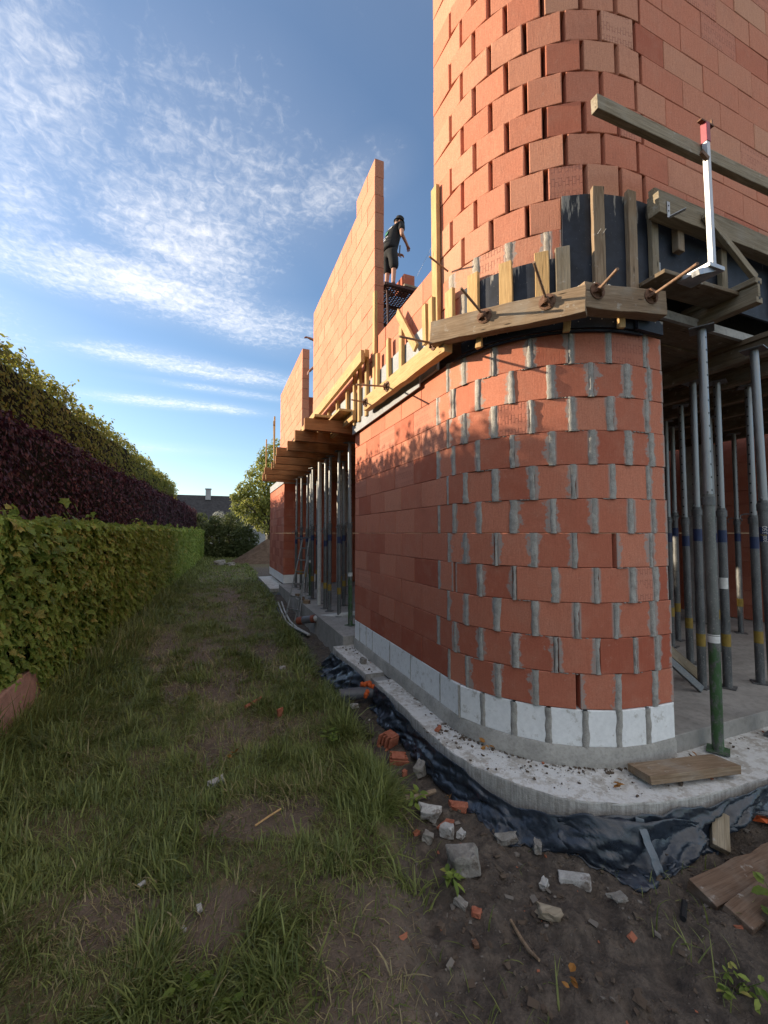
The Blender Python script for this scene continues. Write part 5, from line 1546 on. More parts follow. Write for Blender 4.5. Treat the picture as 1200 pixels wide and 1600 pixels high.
def worker(loc, facing, label, pose='look', scale=1.0):
    """A person of about 1.78 m: FACING is the direction the chest looks (degrees). Built in local axes, +X forward, +Y to the person's own left."""
    o = empty('person', loc, label, 'person')
    Rz = Matrix.Rotation(R(facing), 3, 'Z')
    def W(x, y, z): return Vector(loc) + Rz @ Vector((x, y, z)) * scale
    if pose == 'look':
        sh, el, wr, hd = [(0.15, 0.20, 1.42), (0.15, -0.20, 1.42)], [(0.09, 0.29, 1.13), (0.08, -0.30, 1.14)], [(0.32, 0.19, 1.07), (0.30, -0.20, 1.08)], [(0.39, 0.14, 1.06), (0.37, -0.15, 1.07)]
        sp = (-0.02, 0.02, 0.09, 0.145, 0.19, 0.22); hx = 0.255
    else:
        sh, el, wr, hd = [(0.06, 0.185, 1.40), (0.06, -0.185, 1.40)], [(0.28, 0.22, 1.52), (0.25, -0.20, 1.22)], [(0.50, 0.20, 1.60), (0.42, -0.16, 1.04)], [(0.57, 0.19, 1.62), (0.47, -0.15, 0.98)]
        sp = (0, 0.0, 0.0, 0.0, 0.01, 0.03); hx = 0.05
    V = [(sp[0], 0, 0.96), (sp[1], 0, 1.10), (sp[2], 0, 1.28), (sp[3], 0, 1.42), (sp[4], 0, 1.50), (sp[5], 0, 1.56)]
    Rr = [(0.15, 0.12), (0.135, 0.105), (0.155, 0.115), (0.13, 0.095), (0.06, 0.06), (0.055, 0.055)]
    Eg = [(0, 1), (1, 2), (2, 3), (3, 4), (4, 5)]
    for k in (0, 1):
        b = len(V); V += [sh[k], el[k], wr[k], hd[k]]; Rr += [0.058, 0.042, 0.030, 0.034]; Eg += [(3, b), (b, b + 1), (b + 1, b + 2), (b + 2, b + 3)]
    for k, s_ in enumerate((1, -1)):
        b = len(V); V += [(0.0, 0.095 * s_, 0.88), (0.02, 0.11 * s_, 0.50), (-0.01, 0.12 * s_, 0.10), (0.02, 0.125 * s_, 0.05)]
        Rr += [0.088, 0.058, 0.042, 0.040]; Eg += [(0, b), (b, b + 1), (b + 1, b + 2), (b + 2, b + 3)]
    skin_body('body', [W(*v) for v in V], Eg, [(r_[0] * scale, r_[1] * scale) if isinstance(r_, tuple) else r_ * scale for r_ in Rr], M['skin'], o)
    # hands: palm, four fingers and a thumb closing on what is held
    for k in (0, 1):
        h0, w0 = Vector(hd[k]), Vector(wr[k]); d = (h0 - w0).normalized(); sd = d.cross(Vector((0, 0, 1))).normalized(); dn = sd.cross(d)
        hv, he, hr = [h0 - d * 0.03, h0 + d * 0.035], [(0, 1)], [0.024, 0.030]
        for f, (u, ln) in enumerate(((-0.027, 0.062), (-0.009, 0.072), (0.010, 0.068), (0.028, 0.054))):
            b = len(hv); base = h0 + d * 0.05 + sd * u
            hv += [base, base + d * ln * 0.5 - dn * 0.012, base + d * ln * 0.75 - dn * 0.04]; hr += [0.0095, 0.009, 0.0075]; he += [(1, b), (b, b + 1), (b + 1, b + 2)]
        b = len(hv); s2 = -1 if k == 0 else 1
        hv += [h0 + sd * 0.035 * s2 - dn * 0.01, h0 + sd * 0.05 * s2 + d * 0.045 - dn * 0.03]; hr += [0.011, 0.009]; he += [(0, b), (b, b + 1)]
        skin_body('hand', [W(*v) for v in hv], he, [r_ * scale for r_ in hr], M['skin'], o, sub=1)
    # head with face, ears, beard and bucket hat; it bends down to the work
    nod = Matrix.Rotation(R(-24), 3, 'Z') @ Matrix.Rotation(R(14), 3, 'Y'); hc = Vector((hx, 0, 1.655))
    HR = Rz @ nod
    def H(x, y, z): return W(*(hc + nod @ Vector((x, y, z))))
    mb = MB(); ellip(mb, H(0, 0, 0), (0.098 * scale, 0.078 * scale, 0.118 * scale), 18, HR)
    ellip(mb, H(0.04, 0, -0.06), (0.055 * scale, 0.055 * scale, 0.06 * scale), 14, HR)
    ellip(mb, H(0.100, 0, -0.018), (0.020 * scale, 0.014 * scale, 0.026 * scale), 10, HR)
    for s_ in (1, -1): ellip(mb, H(-0.005, 0.080 * s_, -0.015), (0.018 * scale, 0.010 * scale, 0.032 * scale), 10, HR)
    hd_o = mb.build('head', M['skin'], o, smooth='all')
    mb = MB()
    for s_ in (1, -1): ellip(mb, H(0.087, 0.032 * s_, 0.012), (0.008, 0.012, 0.007), 8, HR)
    mb.build('eye_print', M['print_black'], hd_o)
    MB().beam(H(0.094, -0.022, -0.062), H(0.094, 0.022, -0.062), 0.008, 0.008).build('mouth', M['shoe'], hd_o)
    mb = MB(); ellip(mb, H(0.045, 0, -0.085), (0.058, 0.066, 0.048), 14, HR); ellip(mb, H(-0.03, 0, 0.0), (0.075, 0.082, 0.085), 14, HR)
    mb.build('hair', mat_plain('dark_hair', (0.03, 0.018, 0.012), 0.8), hd_o, smooth='all')
    MB().lathe(H(0, 0, 0.035), [(0.132, -0.028), (0.128, -0.022), (0.104, 0.0), (0.098, 0.07), (0.08, 0.088), (0.001, 0.09)], 20, HR).build('bucket_hat', M['black_cloth'], hd_o, smooth=True)
    # clothes a little larger than the body
    tv = [(sp[0], 0, 0.86), (sp[1], 0, 1.10), (sp[2], 0, 1.28), (sp[3], 0, 1.42), (sp[4], 0, 1.485)]
    tr = [(0.20, 0.17), (0.20, 0.17), (0.21, 0.17), (0.18, 0.145), (0.085, 0.08)]
    te = [(0, 1), (1, 2), (2, 3), (3, 4)]
    for k in (0, 1):
        b = len(tv); a_, e_ = Vector(sh[k]), Vector(el[k]); tv += [a_, a_.lerp(e_, 0.62)]; tr += [0.085, 0.076]; te += [(3, b), (b, b + 1)]
    skin_body('t_shirt', [W(*v) for v in tv], te, [(r_[0] * scale, r_[1] * scale) if isinstance(r_, tuple) else r_ * scale for r_ in tr], M['black_cloth'], o, 1)
    pv, pr, pe = [(-0.02, 0, 0.98), (-0.01, 0, 0.90)], [(0.182, 0.15), (0.178, 0.148)], [(0, 1)]
    for s_ in (1, -1):
        b = len(pv); pv += [(0.0, 0.10 * s_, 0.82), (0.025, 0.115 * s_, 0.42)]; pr += [0.118, 0.104]; pe += [(1, b), (b, b + 1)]
    skin_body('work_shorts', [W(*v) for v in pv], pe, [(r_[0] * scale, r_[1] * scale) if isinstance(r_, tuple) else r_ * scale for r_ in pr], M['black_cloth'], o, 0)
    for s_ in (1, -1):
        mb = MB(); ellip(mb, W(0.06, 0.125 * s_, 0.045), (0.135 * scale, 0.050 * scale, 0.05 * scale), 14, Rz); ellip(mb, W(-0.01, 0.122 * s_, 0.09), (0.058 * scale, 0.052 * scale, 0.07 * scale), 12, Rz)
        mb.build('boot', M['shoe'], o, smooth='all')
    if pose == 'look':
        # print on the back of the shirt: two short lines and a green badge
        p = MB()
        def back(y0, y1, z0, z1, off=0.170):
            q = [W(-off + 0.42 * (z - 1.04) + 0.35 * abs(y) ** 2, y, z) for y, z in ((y0, z0), (y1, z0), (y1, z1), (y0, z1))]
            return q
        for y0, y1, z0, z1 in ((-0.11, 0.02, 1.352, 1.375), (-0.06, 0.10, 1.03, 1.05), (-0.10, -0.03, 1.10, 1.118), (-0.01, 0.05, 1.10, 1.118)):
            p.sheet(back(y0, y1, z0, z1), 0.003, Rz @ Vector((-1, 0, 0)))
        p.build('shirt_print', M['white'], o)
        p = MB(); p.sheet([W(-0.176 + 0.42 * (z - 1.04), y, z) for y, z in ((-0.04, 1.21), (0.0, 1.19), (0.05, 1.21), (0.05, 1.29), (-0.04, 1.29))], 0.003, Rz @ Vector((-1, 0, 0)))
        p.build('badge_print', M['green_print'], o)
        MB().tube(W(0.24, -0.05, 1.10), W(0.23, -0.04, 0.86), 0.014, n=8).build('tool_handle', M['pipe'], o)
    return o


W1 = (3.55, 8.45, 7.215)
worker(W1, 16, 'bricklayer in black shirt, shorts and bucket hat standing high on the scaffold', 'look', 1.06)
worker((2.46, 9.55, 4.62), 182, 'half-hidden bricklayer reaching past the far edge of the tall sunlit panel', 'reach', 1.0)


def scaffold():
    o = empty('work_platform', (4.2, 9.2, 4.0), 'dark red trestle platform with a perforated steel deck under the standing bricklayer', 'scaffold')
    x0, x1, y0, y1, z = 3.30, 4.6, 8.1, 10.6, 7.195
    V, F = [], []
    nx, ny = 18, 36
    for i in range(nx):
        for j in range(ny):
            a, b, c, d = x0 + (x1 - x0) * i / nx, x0 + (x1 - x0) * (i + 1) / nx, y0 + (y1 - y0) * j / ny, y0 + (y1 - y0) * (j + 1) / ny
            e, f = (b - a) * 0.24, (d - c) * 0.24; k = len(V)
            V += [(a, c, z), (b, c, z), (b, d, z), (a, d, z), (a + e, c + f, z), (b - e, c + f, z), (b - e, d - f, z), (a + e, d - f, z)]
            F += [(k + q, k + (q + 1) % 4, k + 4 + (q + 1) % 4, k + 4 + q) for q in range(4)]
    d = big_mesh('deck_grating', V, F, M['red_steel'], parent=o)
    s = d.modifiers.new('s', 'SOLIDIFY'); s.thickness = 0.012
    fr = MB()
    for x in (x0, x1): fr.beam((x, y0, z - 0.03), (x, y1, z - 0.03), 0.05, 0.06)
    for y in np.linspace(y0, y1, 4): fr.beam((x0, y, z - 0.045), (x1, y, z - 0.045), 0.05, 0.05)
    fr.build('deck_frame', M['red_steel'], o)
    for y in (y0 + 0.15, y1 - 0.15):
        for x in (x0 + 0.1, x1 - 0.1):
            MB().tube((x, y, z - 0.05), (x + 0.1, y, 3.54), 0.028, n=10).build('leg', M['red_steel'], o, smooth=True)
        MB().tube((x0 + 0.1, y, z - 1.6), (x1 - 0.1, y, z - 0.2), 0.018, n=8).tube((x0 + 0.12, y, 4.6), (x1 - 0.1, y, 4.6), 0.018, n=8).build('brace', M['red_steel'], o, smooth=True)
    B = Bricks(); B.brick((3.72, 8.12), (3.98, 8.12), 0, 0.25, 0.5, 0.2, 0); B.build('terracotta_brick', None)
    b = [q for q in COL.objects if q.name == 'terracotta_brick'][0]; b.location = (0.05, 0.05, 7.275)
    tag(b, 'loose terracotta block waiting on the scaffold beside the bricklayer', 'brick')
    board('plank', (3.74, 8.2, 7.23), (4.7, 8.25, 7.23), 0.22, 0.05, (0, 0, 1), M['wood_old'], 'old plank on the scaffold under the loose block', 'plank')
    tag(MB().path([(4.35, 8.7, 7.9), (4.2, 7.6, 7.95), (3.2, 5.0, 7.0), (1.95, 3.40, 6.0)], 0.002, 5).build('mason_line', M['cord'], smooth=True, local=Matrix.Translation((3.2, 5.0, 7.0))), 'thin taut mason line running from the scaffold to the tower', 'cord')


scaffold()
o = empty('work_platform', (2.8, 9.6, 3.54), 'low trestle of two planks under the half-hidden bricklayer', 'scaffold')
MB().box((2.8, 9.6, 4.595), (0.9, 1.2, 0.05)).build('deck', M['wood_old'], o)
for x in (2.45, 3.15):
    for y in (9.15, 10.05): MB().tube((x, y, 3.535), (x, y, 4.57), 0.025, n=8).build('leg', M['red_steel'], o, smooth=True)

# ------------------------------------------------------------------ vegetation


def rot_from(n, up_jit, rng):
    """Rotation matrices (N,3,3) whose third column is the leaf normal N, with a random turn about it."""
    n = n / np.linalg.norm(n, axis=1, keepdims=True)
    a = rng.normal(size=n.shape); a -= (a * n).sum(1, keepdims=True) * n
    a /= np.linalg.norm(a, axis=1, keepdims=True)
    if up_jit is not None:               # leaf tips hang down, more or less
        d = np.tile([[0, 0, -1.0]], (len(n), 1)) - n * (-n[:, 2:3]); d /= np.linalg.norm(d, axis=1, keepdims=True) + 1e-6
        a = d + up_jit * a; a -= (a * n).sum(1, keepdims=True) * n; a /= np.linalg.norm(a, axis=1, keepdims=True)
    b = np.cross(n, a)
    return np.stack([a, b, n], 2)


def leaves(name, pos, Rm, scale, rnd, tv, tf, mat, parent=None):
    tv = np.asarray(tv, float); n = len(pos); k = len(tv)
    V = pos[:, None, :] + scale[:, None, None] * np.einsum('nij,kj->nki', Rm, tv)
    F = (np.arange(n) * k)[:, None, None] + np.asarray(tf)[None]
    return big_mesh(name, V.reshape(-1, 3), F.reshape(-1, F.shape[2]), mat, np.repeat(rnd, k, 0), parent)


# leaf outlines: x runs from stalk to tip
OVAL_V = [(0, 0, 0), (0.30, 0.26, 0.05), (0.68, 0.22, 0.03), (1, 0, -0.10), (0.68, -0.22, 0.03), (0.30, -0.26, 0.05), (0.35, 0, -0.02), (0.7, 0, -0.04)]
OVAL_F = [(0, 6, 1, 1), (6, 7, 2, 1), (7, 3, 2, 2), (0, 5, 6, 6), (6, 5, 4, 7), (7, 4, 3, 3)]
OVAL_T = [(0, 6, 1), (6, 7, 2), (6, 2, 1), (7, 3, 2), (0, 5, 6), (6, 5, 4), (6, 4, 7), (7, 4, 3)]
MAPLE_R = [(0, 0.0, 0), (0.02, 0.30, 0.02), (-0.08, 0.46, -0.02), (0.20, 0.40, 0.04), (0.40, 0.62, -0.06), (0.52, 0.36, 0.05), (0.66, 0.22, 0.03), (0.80, 0.20, 0.0), (1.02, 0.0, -0.10)]
MAPLE_V = MAPLE_R + [(x, -y, z) for x, y, z in MAPLE_R[1:-1]] + [(0.38, 0, -0.03)]
_ring = list(range(0, 9)) + list(range(15, 8, -1))
MAPLE_T = [(16, _ring[i], _ring[(i + 1) % 16]) for i in range(16)]
SIMPLE_V = [(0, 0, 0), (0.45, 0.28, 0.04), (1, 0, -0.06), (0.45, -0.28, 0.04)]
SIMPLE_F = [(0, 3, 2, 1)]


def xface(x0, y): return x0 + 0.033 * y


def hedge(name, label, x0, thick, y0, y1, h0, h1, mat, size, per_m2, tv, tf, rough, seed, core=0.12, near=None, top_jag=0.1, leaf_grow=0.0):
    """A clipped hedge along the track: light-blocking dark core and leaves over its front, its top and its near end."""
    rng = np.random.default_rng(seed)
    o = empty(name, (xface(x0, (y0 + y1) / 2) - thick / 2, (y0 + y1) / 2, 0), label, 'hedge')

    def hgt(y): return np.interp(y, [y0, y1], [h0, h1]) + top_jag * 2 * (fbm(y * 0.9, y * 0 + seed, 3, seed) - 0.5)

    def wob(y, z): return rough * 2 * (fbm(y * 1.6, z * 1.6, 4, seed + 3) - 0.5)
    # solid dark core added inside the leaves to block light
    ys = np.arange(y0 + 0.1, y1, 0.4); prof = 10; V = []
    for y in ys:
        h = float(hgt(np.array([y]))[0]) - core * 1.2
        for j in range(prof):
            t = j / (prof - 1)
            u_, w_ = [(0, -0.2), (0, 0.3), (0, 0.6), (0.02, 0.9), (0.10, 1.0), (0.5, 1.02), (0.9, 1.0), (1, 0.9), (1, 0.5), (1, -0.2)][j]
            z = w_ * h; x = xface(x0, y) - core - (thick - 1.5 * core) * u_
            V.append((x + float(wob(np.array([y]), np.array([z]))[0]) * 0.8, y, z))
    n = len(ys)
    F = [(i * prof + j, (i + 1) * prof + j, (i + 1) * prof + j + 1, i * prof + j + 1) for i in range(n - 1) for j in range(prof - 1)]
    mb = MB().add(V, F + [tuple(range(prof)), tuple((n - 1) * prof + j for j in range(prof))]); mb.build('dark_core', M['core'], o)
    # leaves: density falls off with distance while the leaf stays its own size
    P, Nn, S = [], [], []
    edges = [y0, y0 + 2, y0 + 4, y0 + 8, y0 + 14, y0 + 22, y1]
    for a, b in zip(edges[:-1], edges[1:]):
        if a >= y1: break
        b = min(b, y1); mid = (a + b) / 2
        d = per_m2 * min(1.0, (5.0 / max(mid, 3.0)) ** 0.55); sz = size * (1 + leaf_grow * max(0, mid - 6) / 20)
        hm = (h0 + h1) / 2
        m1 = int((b - a) * hm * d)
        y = rng.uniform(a, b, m1); z = rng.uniform(-0.05, 1, m1) * hgt(y)
        x = xface(x0, y) + wob(y, z) - np.abs(rng.normal(0, 0.05, m1)) + 0.03
        P.append(np.stack([x, y, z], 1)); Nn.append(np.stack([np.ones(m1), np.zeros(m1), np.full(m1, 0.45)], 1) + rng.normal(0, 0.42, (m1, 3))); S.append(sz * rng.uniform(0.6, 1.25, m1))
        m2 = int((b - a) * thick * d * 1.7)
        y = rng.uniform(a, b, m2); u = rng.uniform(0, 1, m2)
        x = xface(x0, y) - thick * u; z = hgt(y) + np.abs(rng.normal(0, top_jag * 0.7, m2)) - 0.04
        P.append(np.stack([x, y, z], 1)); Nn.append(np.stack([np.full(m2, 0.2), np.zeros(m2), np.ones(m2)], 1) + rng.normal(0, 0.55, (m2, 3))); S.append(sz * rng.uniform(0.6, 1.2, m2))
        # long shoots standing out of the top
        m3 = int((b - a) * 2.2 * (top_jag / 0.1))
        for q in range(m3):
            yy = rng.uniform(a, b); xx = xface(x0, yy) - rng.uniform(0, thick * 0.8); L_ = rng.uniform(0.08, 0.32) * (top_jag / 0.1) ** 0.5
            kk = int(6 + L_ * 30); t = rng.uniform(0, 1, kk); lx, ly = rng.normal(0, 0.3, 2)
            zz = float(hgt(np.array([yy]))[0])
            P.append(np.stack([xx + lx * L_ * t + rng.normal(0, 0.02, kk), yy + ly * L_ * t + rng.normal(0, 0.02, kk), zz + L_ * t], 1)); Nn.append(rng.normal(0, 1, (kk, 3)) + [0.4, 0, 0.6]); S.append(sz * rng.uniform(0.5, 1.0, kk))
        # back face, thinner: only other positions see it
    m4 = int((y1 - y0) * hm * per_m2 * 0.12)
    y = rng.uniform(y0, y1, m4); z = rng.uniform(0, 1, m4) * hgt(y)
    P.append(np.stack([xface(x0, y) - thick - 0.02 + rng.normal(0, 0.03, m4), y, z], 1)); Nn.append(np.tile([[-1.0, 0, 0.4]], (m4, 1)) + rng.normal(0, 0.4, (m4, 3))); S.append(size * rng.uniform(0.8, 1.4, m4))
    for ye, sy in ((y0, -1), (y1, 1)):
        m5 = int(thick * h0 * per_m2 * 0.6)
        z = rng.uniform(0, 1, m5) * h0; x = xface(x0, ye) - thick * rng.uniform(0, 1, m5)
        P.append(np.stack([x, np.full(m5, ye) + rng.normal(0, 0.03, m5), z], 1)); Nn.append(np.tile([[0.2, sy * 1.0, 0.4]], (m5, 1)) + rng.normal(0, 0.4, (m5, 3))); S.append(size * rng.uniform(0.7, 1.2, m5))
    P, Nn, S = np.concatenate(P), np.concatenate(Nn), np.concatenate(S)
    # tone drifts over the hedge in patches a metre or so wide
    tone = np.clip(0.55 * fbm(P[:, 1] * 1.1, P[:, 2] * 1.6, 3, seed + 9) + 0.45 * rng.uniform(0, 1, len(P)), 0, 1)
    rnd = np.stack([tone, rng.uniform(0, 1, len(P)), tone, np.ones(len(P))], 1)
    leaves('foliage', P, rot_from(Nn, 0.8, rng), S, rnd, tv, tf, mat, o)
    return o


def vegetation():
    rng = np.random.default_rng(5)
    h = hedge('maple_hedge', 'low clipped field-maple hedge with green leaves along the grass track', -1.83, 0.60, -1.0, 31, 1.82, 1.96, M['leaf_hedge'], 0.088, 820, MAPLE_V, MAPLE_T, 0.055, 1, 0.10, top_jag=0.05, leaf_grow=0.25)
    # big bright shoots of the near end of the low hedge
    P, Nn, S = [], [], []
    for (x, y, z, n, sp) in [(-1.72, 5.0, 1.76, 14, 0.11), (-1.70, 5.4, 1.88, 10, 0.09), (-1.67, 6.0, 1.86, 14, 0.11), (-1.70, 5.1, 1.62, 22, 0.16), (-1.68, 5.6, 1.55, 18, 0.18), (-1.72, 4.5, 1.66, 12, 0.16), (-1.68, 5.1, 1.35, 12, 0.2), (-1.70, 4.7, 1.5, 12, 0.18)]:
        p = rng.normal(0, 1, (n, 3)) * [0.5 * sp, sp, sp] + [x + 0.04, y, z]
        P.append(p); Nn.append(np.tile([[0.75, -0.25, 0.6]], (n, 1)) + rng.normal(0, 0.35, (n, 3))); S.append(rng.uniform(0.08, 0.14, n))
    P, Nn, S = np.concatenate(P), np.concatenate(Nn), np.concatenate(S)
    rnd = np.stack([rng.uniform(0, 1, len(P)), rng.uniform(0, 1, len(P)), rng.uniform(0, 1, len(P)), np.ones(len(P))], 1)
    leaves('foliage', P, rot_from(Nn, 0.9, rng), S, rnd, MAPLE_V, MAPLE_T, M['leaf_bright'], h)
    hedge('copper_hedge', 'dark purple copper beech hedge rising behind the low maple hedge', -2.50, 0.55, -1.5, 34, 3.07, 3.40, M['leaf_copper'], 0.075, 620, OVAL_V, OVAL_T, 0.09, 2, 0.10, top_jag=0.08, leaf_grow=0.3)
    hedge('tall_hedge', 'tallest green hedge with sunlit ragged top behind the purple one', -3.1, 0.85, -2.0, 27, 4.42, 4.50, M['leaf_tall'], 0.085, 520, OVAL_V, OVAL_T, 0.12, 4, 0.12, top_jag=0.14, leaf_grow=0.3)


vegetation()


def crown(name, clumps, size, mat, parent, seed, per=260, tv=OVAL_V, tf=OVAL_T, shell=0.55):
    rng = np.random.default_rng(seed)
    P, Nn, S, T = [], [], [], []
    for (cx, cy, cz, r_, n) in clumps:
        d = rng.normal(0, 1, (n, 3)); d /= np.linalg.norm(d, axis=1, keepdims=True)
        k = shell + (1 - shell) * rng.uniform(0, 1, n) ** 0.6
        k *= 0.82 + 0.5 * (fbm(d[:, 0] * 2.4 + cx, d[:, 1] * 2.4 + d[:, 2] * 2.1 + cz, 3, seed) - 0.2)
        p = d * (k * r_)[:, None] * [1, 1, 0.85] + [cx, cy, cz]
        P.append(p); Nn.append(d * 0.6 + [0, 0, 0.55] + rng.normal(0, 0.5, (n, 3))); S.append(size * rng.uniform(0.6, 1.3, n)); T.append(np.clip(rng.uniform(0, 1, n) * 0.6 + rng.uniform(0, 0.4), 0, 1))
    P, Nn, S, T = np.concatenate(P), np.concatenate(Nn), np.concatenate(S), np.concatenate(T)
    keep = P[:, 2] > 0.05
    P, Nn, S, T = P[keep], Nn[keep], S[keep], T[keep]
    rnd = np.stack([T, rng.uniform(0, 1, len(T)), T, np.ones(len(T))], 1)
    return leaves(name, P, rot_from(Nn, 0.8, rng), S, rnd, tv, tf, mat, parent)


def tree(name, loc, label, cat, trunk, clumps, size, mat, seed, limbs=True):
    o = empty(name, loc, label, cat)
    x, y, z = loc
    mb = MB(); r0, ht = trunk
    mb.path([(x, y, z - 0.2), (x + 0.05, y, z + ht * 0.4), (x - 0.05, y + 0.05, z + ht * 0.75), (x, y, z + ht)], [r0 * 1.25, r0, r0 * 0.7, r0 * 0.3], 8)
    if limbs:
        for (cx, cy, cz, r_, n) in clumps:
            b = Vector((x, y, z + min(ht * 0.7, max(0.15, (cz - z) * 0.5)))); e = Vector((cx, cy, cz)); md = b.lerp(e, 0.5) + Vector((0, 0, 0.06 * (e - b).length))
            mb.path([b, md, e], [r0 * 0.45, r0 * 0.3, r0 * 0.1], 6)
    mb.build('trunk', M['bark'], o, smooth=True)
    crown('crown', clumps, size, mat, o, seed)
    return o


def far_side():
    r_ = random.Random(12)
    # the sunlit tree behind the pier
    cl = []
    for (x, z, r) in [(3.5, 7.1, 1.0), (4.4, 7.6, 1.2), (2.7, 5.8, 1.0), (3.7, 5.7, 1.3), (1.75, 4.7, 0.65), (2.5, 4.4, 1.1), (3.6, 4.1, 1.3), (1.5, 3.6, 0.6), (2.3, 3.1, 0.95), (3.3, 2.7, 1.2), (4.8, 6.0, 1.4), (5.0, 4.2, 1.5), (1.15, 4.15, 0.35), (2.9, 6.7, 0.5)]:
        cl.append((x, 29.6 + r_.uniform(-1, 1), z, r, int(520 * r * r + 120)))
    tree('garden_tree', (3.4, 29.6, 0.0), 'sunlit pale green tree behind the brick pier at the end of the track', 'tree', (0.16, 5.5), cl, 0.20, M['leaf_tree'], 40)
    # bushes closing the track
    for i, (x, y, h, r, lab) in enumerate([(-0.2, 33.0, 2.6, 1.05, 'dark leafy bush at the end of the hedges'), (0.9, 33.5, 2.9, 1.15, 'dark bush under the white-blossomed shrub'), (2.0, 32.5, 2.0, 1.05, 'lower dark bush beside the earth mound'), (-1.2, 34.0, 2.8, 1.1, 'dark bush at the very end of the copper hedge'), (1.5, 35.5, 3.4, 1.2, 'tall dark bush behind the others, below the sunlit tree')]):
        tree('dark_bush', (x, y, 0), lab, 'bush', (0.06, h * 0.7), [(x, y, h * 0.5, r, 1000), (x - 0.5, y - 0.3, 0.55, 0.75, 700), (x + 0.5, y - 0.3, 0.5, 0.75, 700), (x, y - 0.5, 0.35, 0.6, 420), (x - 0.4, y, h * 0.8, r * 0.6, 420), (x + 0.45, y + 0.2, h * 0.75, r * 0.6, 420), (x + 0.1, y, h * 1.05, r * 0.42, 260)], 0.16, M['leaf_dark'], 50 + i)
    cl = [(0.15, 36, 3.2, 0.45, 260), (0.35, 36, 2.6, 0.6, 380), (0.05, 36, 2.2, 0.5, 260), (0.5, 36, 1.9, 0.6, 260)]
    tree('blossom_shrub', (0.3, 36, 0.0), 'shrub with white blossom in front of the dark roof', 'shrub', (0.06, 2.6), cl, 0.11, M['leaf_blossom'], 60)
    cl = [(-0.35, 35, 2.4, 0.6, 300), (0.7, 35.4, 2.7, 0.55, 260), (-0.2, 35, 1.6, 0.8, 400)]
    tree('garden_shrub', (0.1, 35.2, 0.0), 'grey-green shrub below the white chimney', 'shrub', (0.06, 2.0), cl, 0.14, M['leaf_dark'], 61)
    # earth heap
    mb = MB(); V = []; n = 40; m_ = 14
    for i in range(n):
        a = 2 * math.pi * i / n
        for j in range(m_):
            t = j / (m_ - 1); rr = 2.3 * t
            z = 1.45 * (1 - t) ** 1.1 + 0.16 * (float(fbm(np.array([math.cos(a) * rr * 2]), np.array([math.sin(a) * rr * 2]), 4, 6)[0]) - 0.5) * (1 - t) - 0.06
            V.append((3.0 + math.cos(a) * rr, 27.0 + math.sin(a) * rr * 1.3, z))
    F = [(i * m_ + j, i * m_ + j + 1, ((i + 1) % n) * m_ + j + 1, ((i + 1) % n) * m_ + j) for i in range(n) for j in range(m_ - 1)]
    mb.add(V, F); o = mb.build('earth_mound', mat_mineral('earth', (0.085, 0.055, 0.036), (0.14, 0.095, 0.065), 3, 0.9, bdist=0.05), smooth='all', local=Matrix.Translation((3, 27, 0)))
    tag(o, 'heap of brown earth at the end of the track', 'mound')
    o = tag(MB().box((2.05, 25.5, 0.07), (1.2, 0.5, 0.06)).build('stone_slab', M['stone'], local=Matrix.Translation((2.05, 25.5, 0.07)), bevel=0.02), 'pale slab lying in the grass before the earth heap', 'slab')
    rock('rubble_lump', (0.22, 24.5), (0.5, 0.4, 0.22), M['stone'], 'larger pale rubble lump in the grass at the hedge end', 'rubble', 80, rough=0.4)
    rock('rubble_lump', (0.75, 24.0), (0.4, 0.3, 0.16), M['stone'], 'smaller pale rubble lump in the grass at the hedge end', 'rubble', 81, rough=0.4)
    # houses at the end
    h = empty('far_house', (0, 66, 0), 'far house with a wide dark roof and a pale chimney', 'house')
    MB().box((0.5, 69, 1.6), (13, 6, 3.2)).build('wall', M['render'], h)
    rf = MB().add([(-6.5, 65.4, 2.9), (7.6, 65.4, 2.9), (7.6, 69, 7.5), (-6.5, 69, 7.5), (-6.5, 72.6, 2.9), (7.6, 72.6, 2.9), (-6.5, 65.4, 2.7), (7.6, 65.4, 2.7), (-6.5, 72.6, 2.7), (7.6, 72.6, 2.7)],
                  [(0, 1, 2, 3), (3, 2, 5, 4), (0, 6, 7, 1), (4, 5, 9, 8), (6, 8, 9, 7), (0, 3, 4, 8, 6), (1, 7, 9, 5, 2)]).build('roof', M['roof'], h)
    MB().box((-1.25, 68.6, 7.6), (0.75, 0.75, 1.6)).box((-1.25, 68.6, 8.45), (0.9, 0.9, 0.14)).build('chimney', M['render'], rf)
    h = empty('white_house', (4.6, 60, 0), 'white house with small windows glimpsed through the sunlit tree', 'house')
    MB().box((3.6, 60, 1.9), (2.6, 4, 3.8)).build('wall', M['render'], h)
    MB().add([(2.1, 57.8, 3.7), (5.1, 57.8, 3.7), (5.1, 60, 5.2), (2.1, 60, 5.2), (2.1, 62.2, 3.7), (5.1, 62.2, 3.7)], [(0, 1, 2, 3), (3, 2, 5, 4), (0, 3, 4), (1, 5, 2), (0, 4, 5, 1)]).build('roof', M['roof'], h)
    for x in (2.8, 3.6, 4.4):
        for z in (1.4, 2.9): MB().box((x, 57.985, z), (0.42, 0.05, 0.75)).build('window', M['glass'], h)


far_side()

# ------------------------------------------------------------------ grass


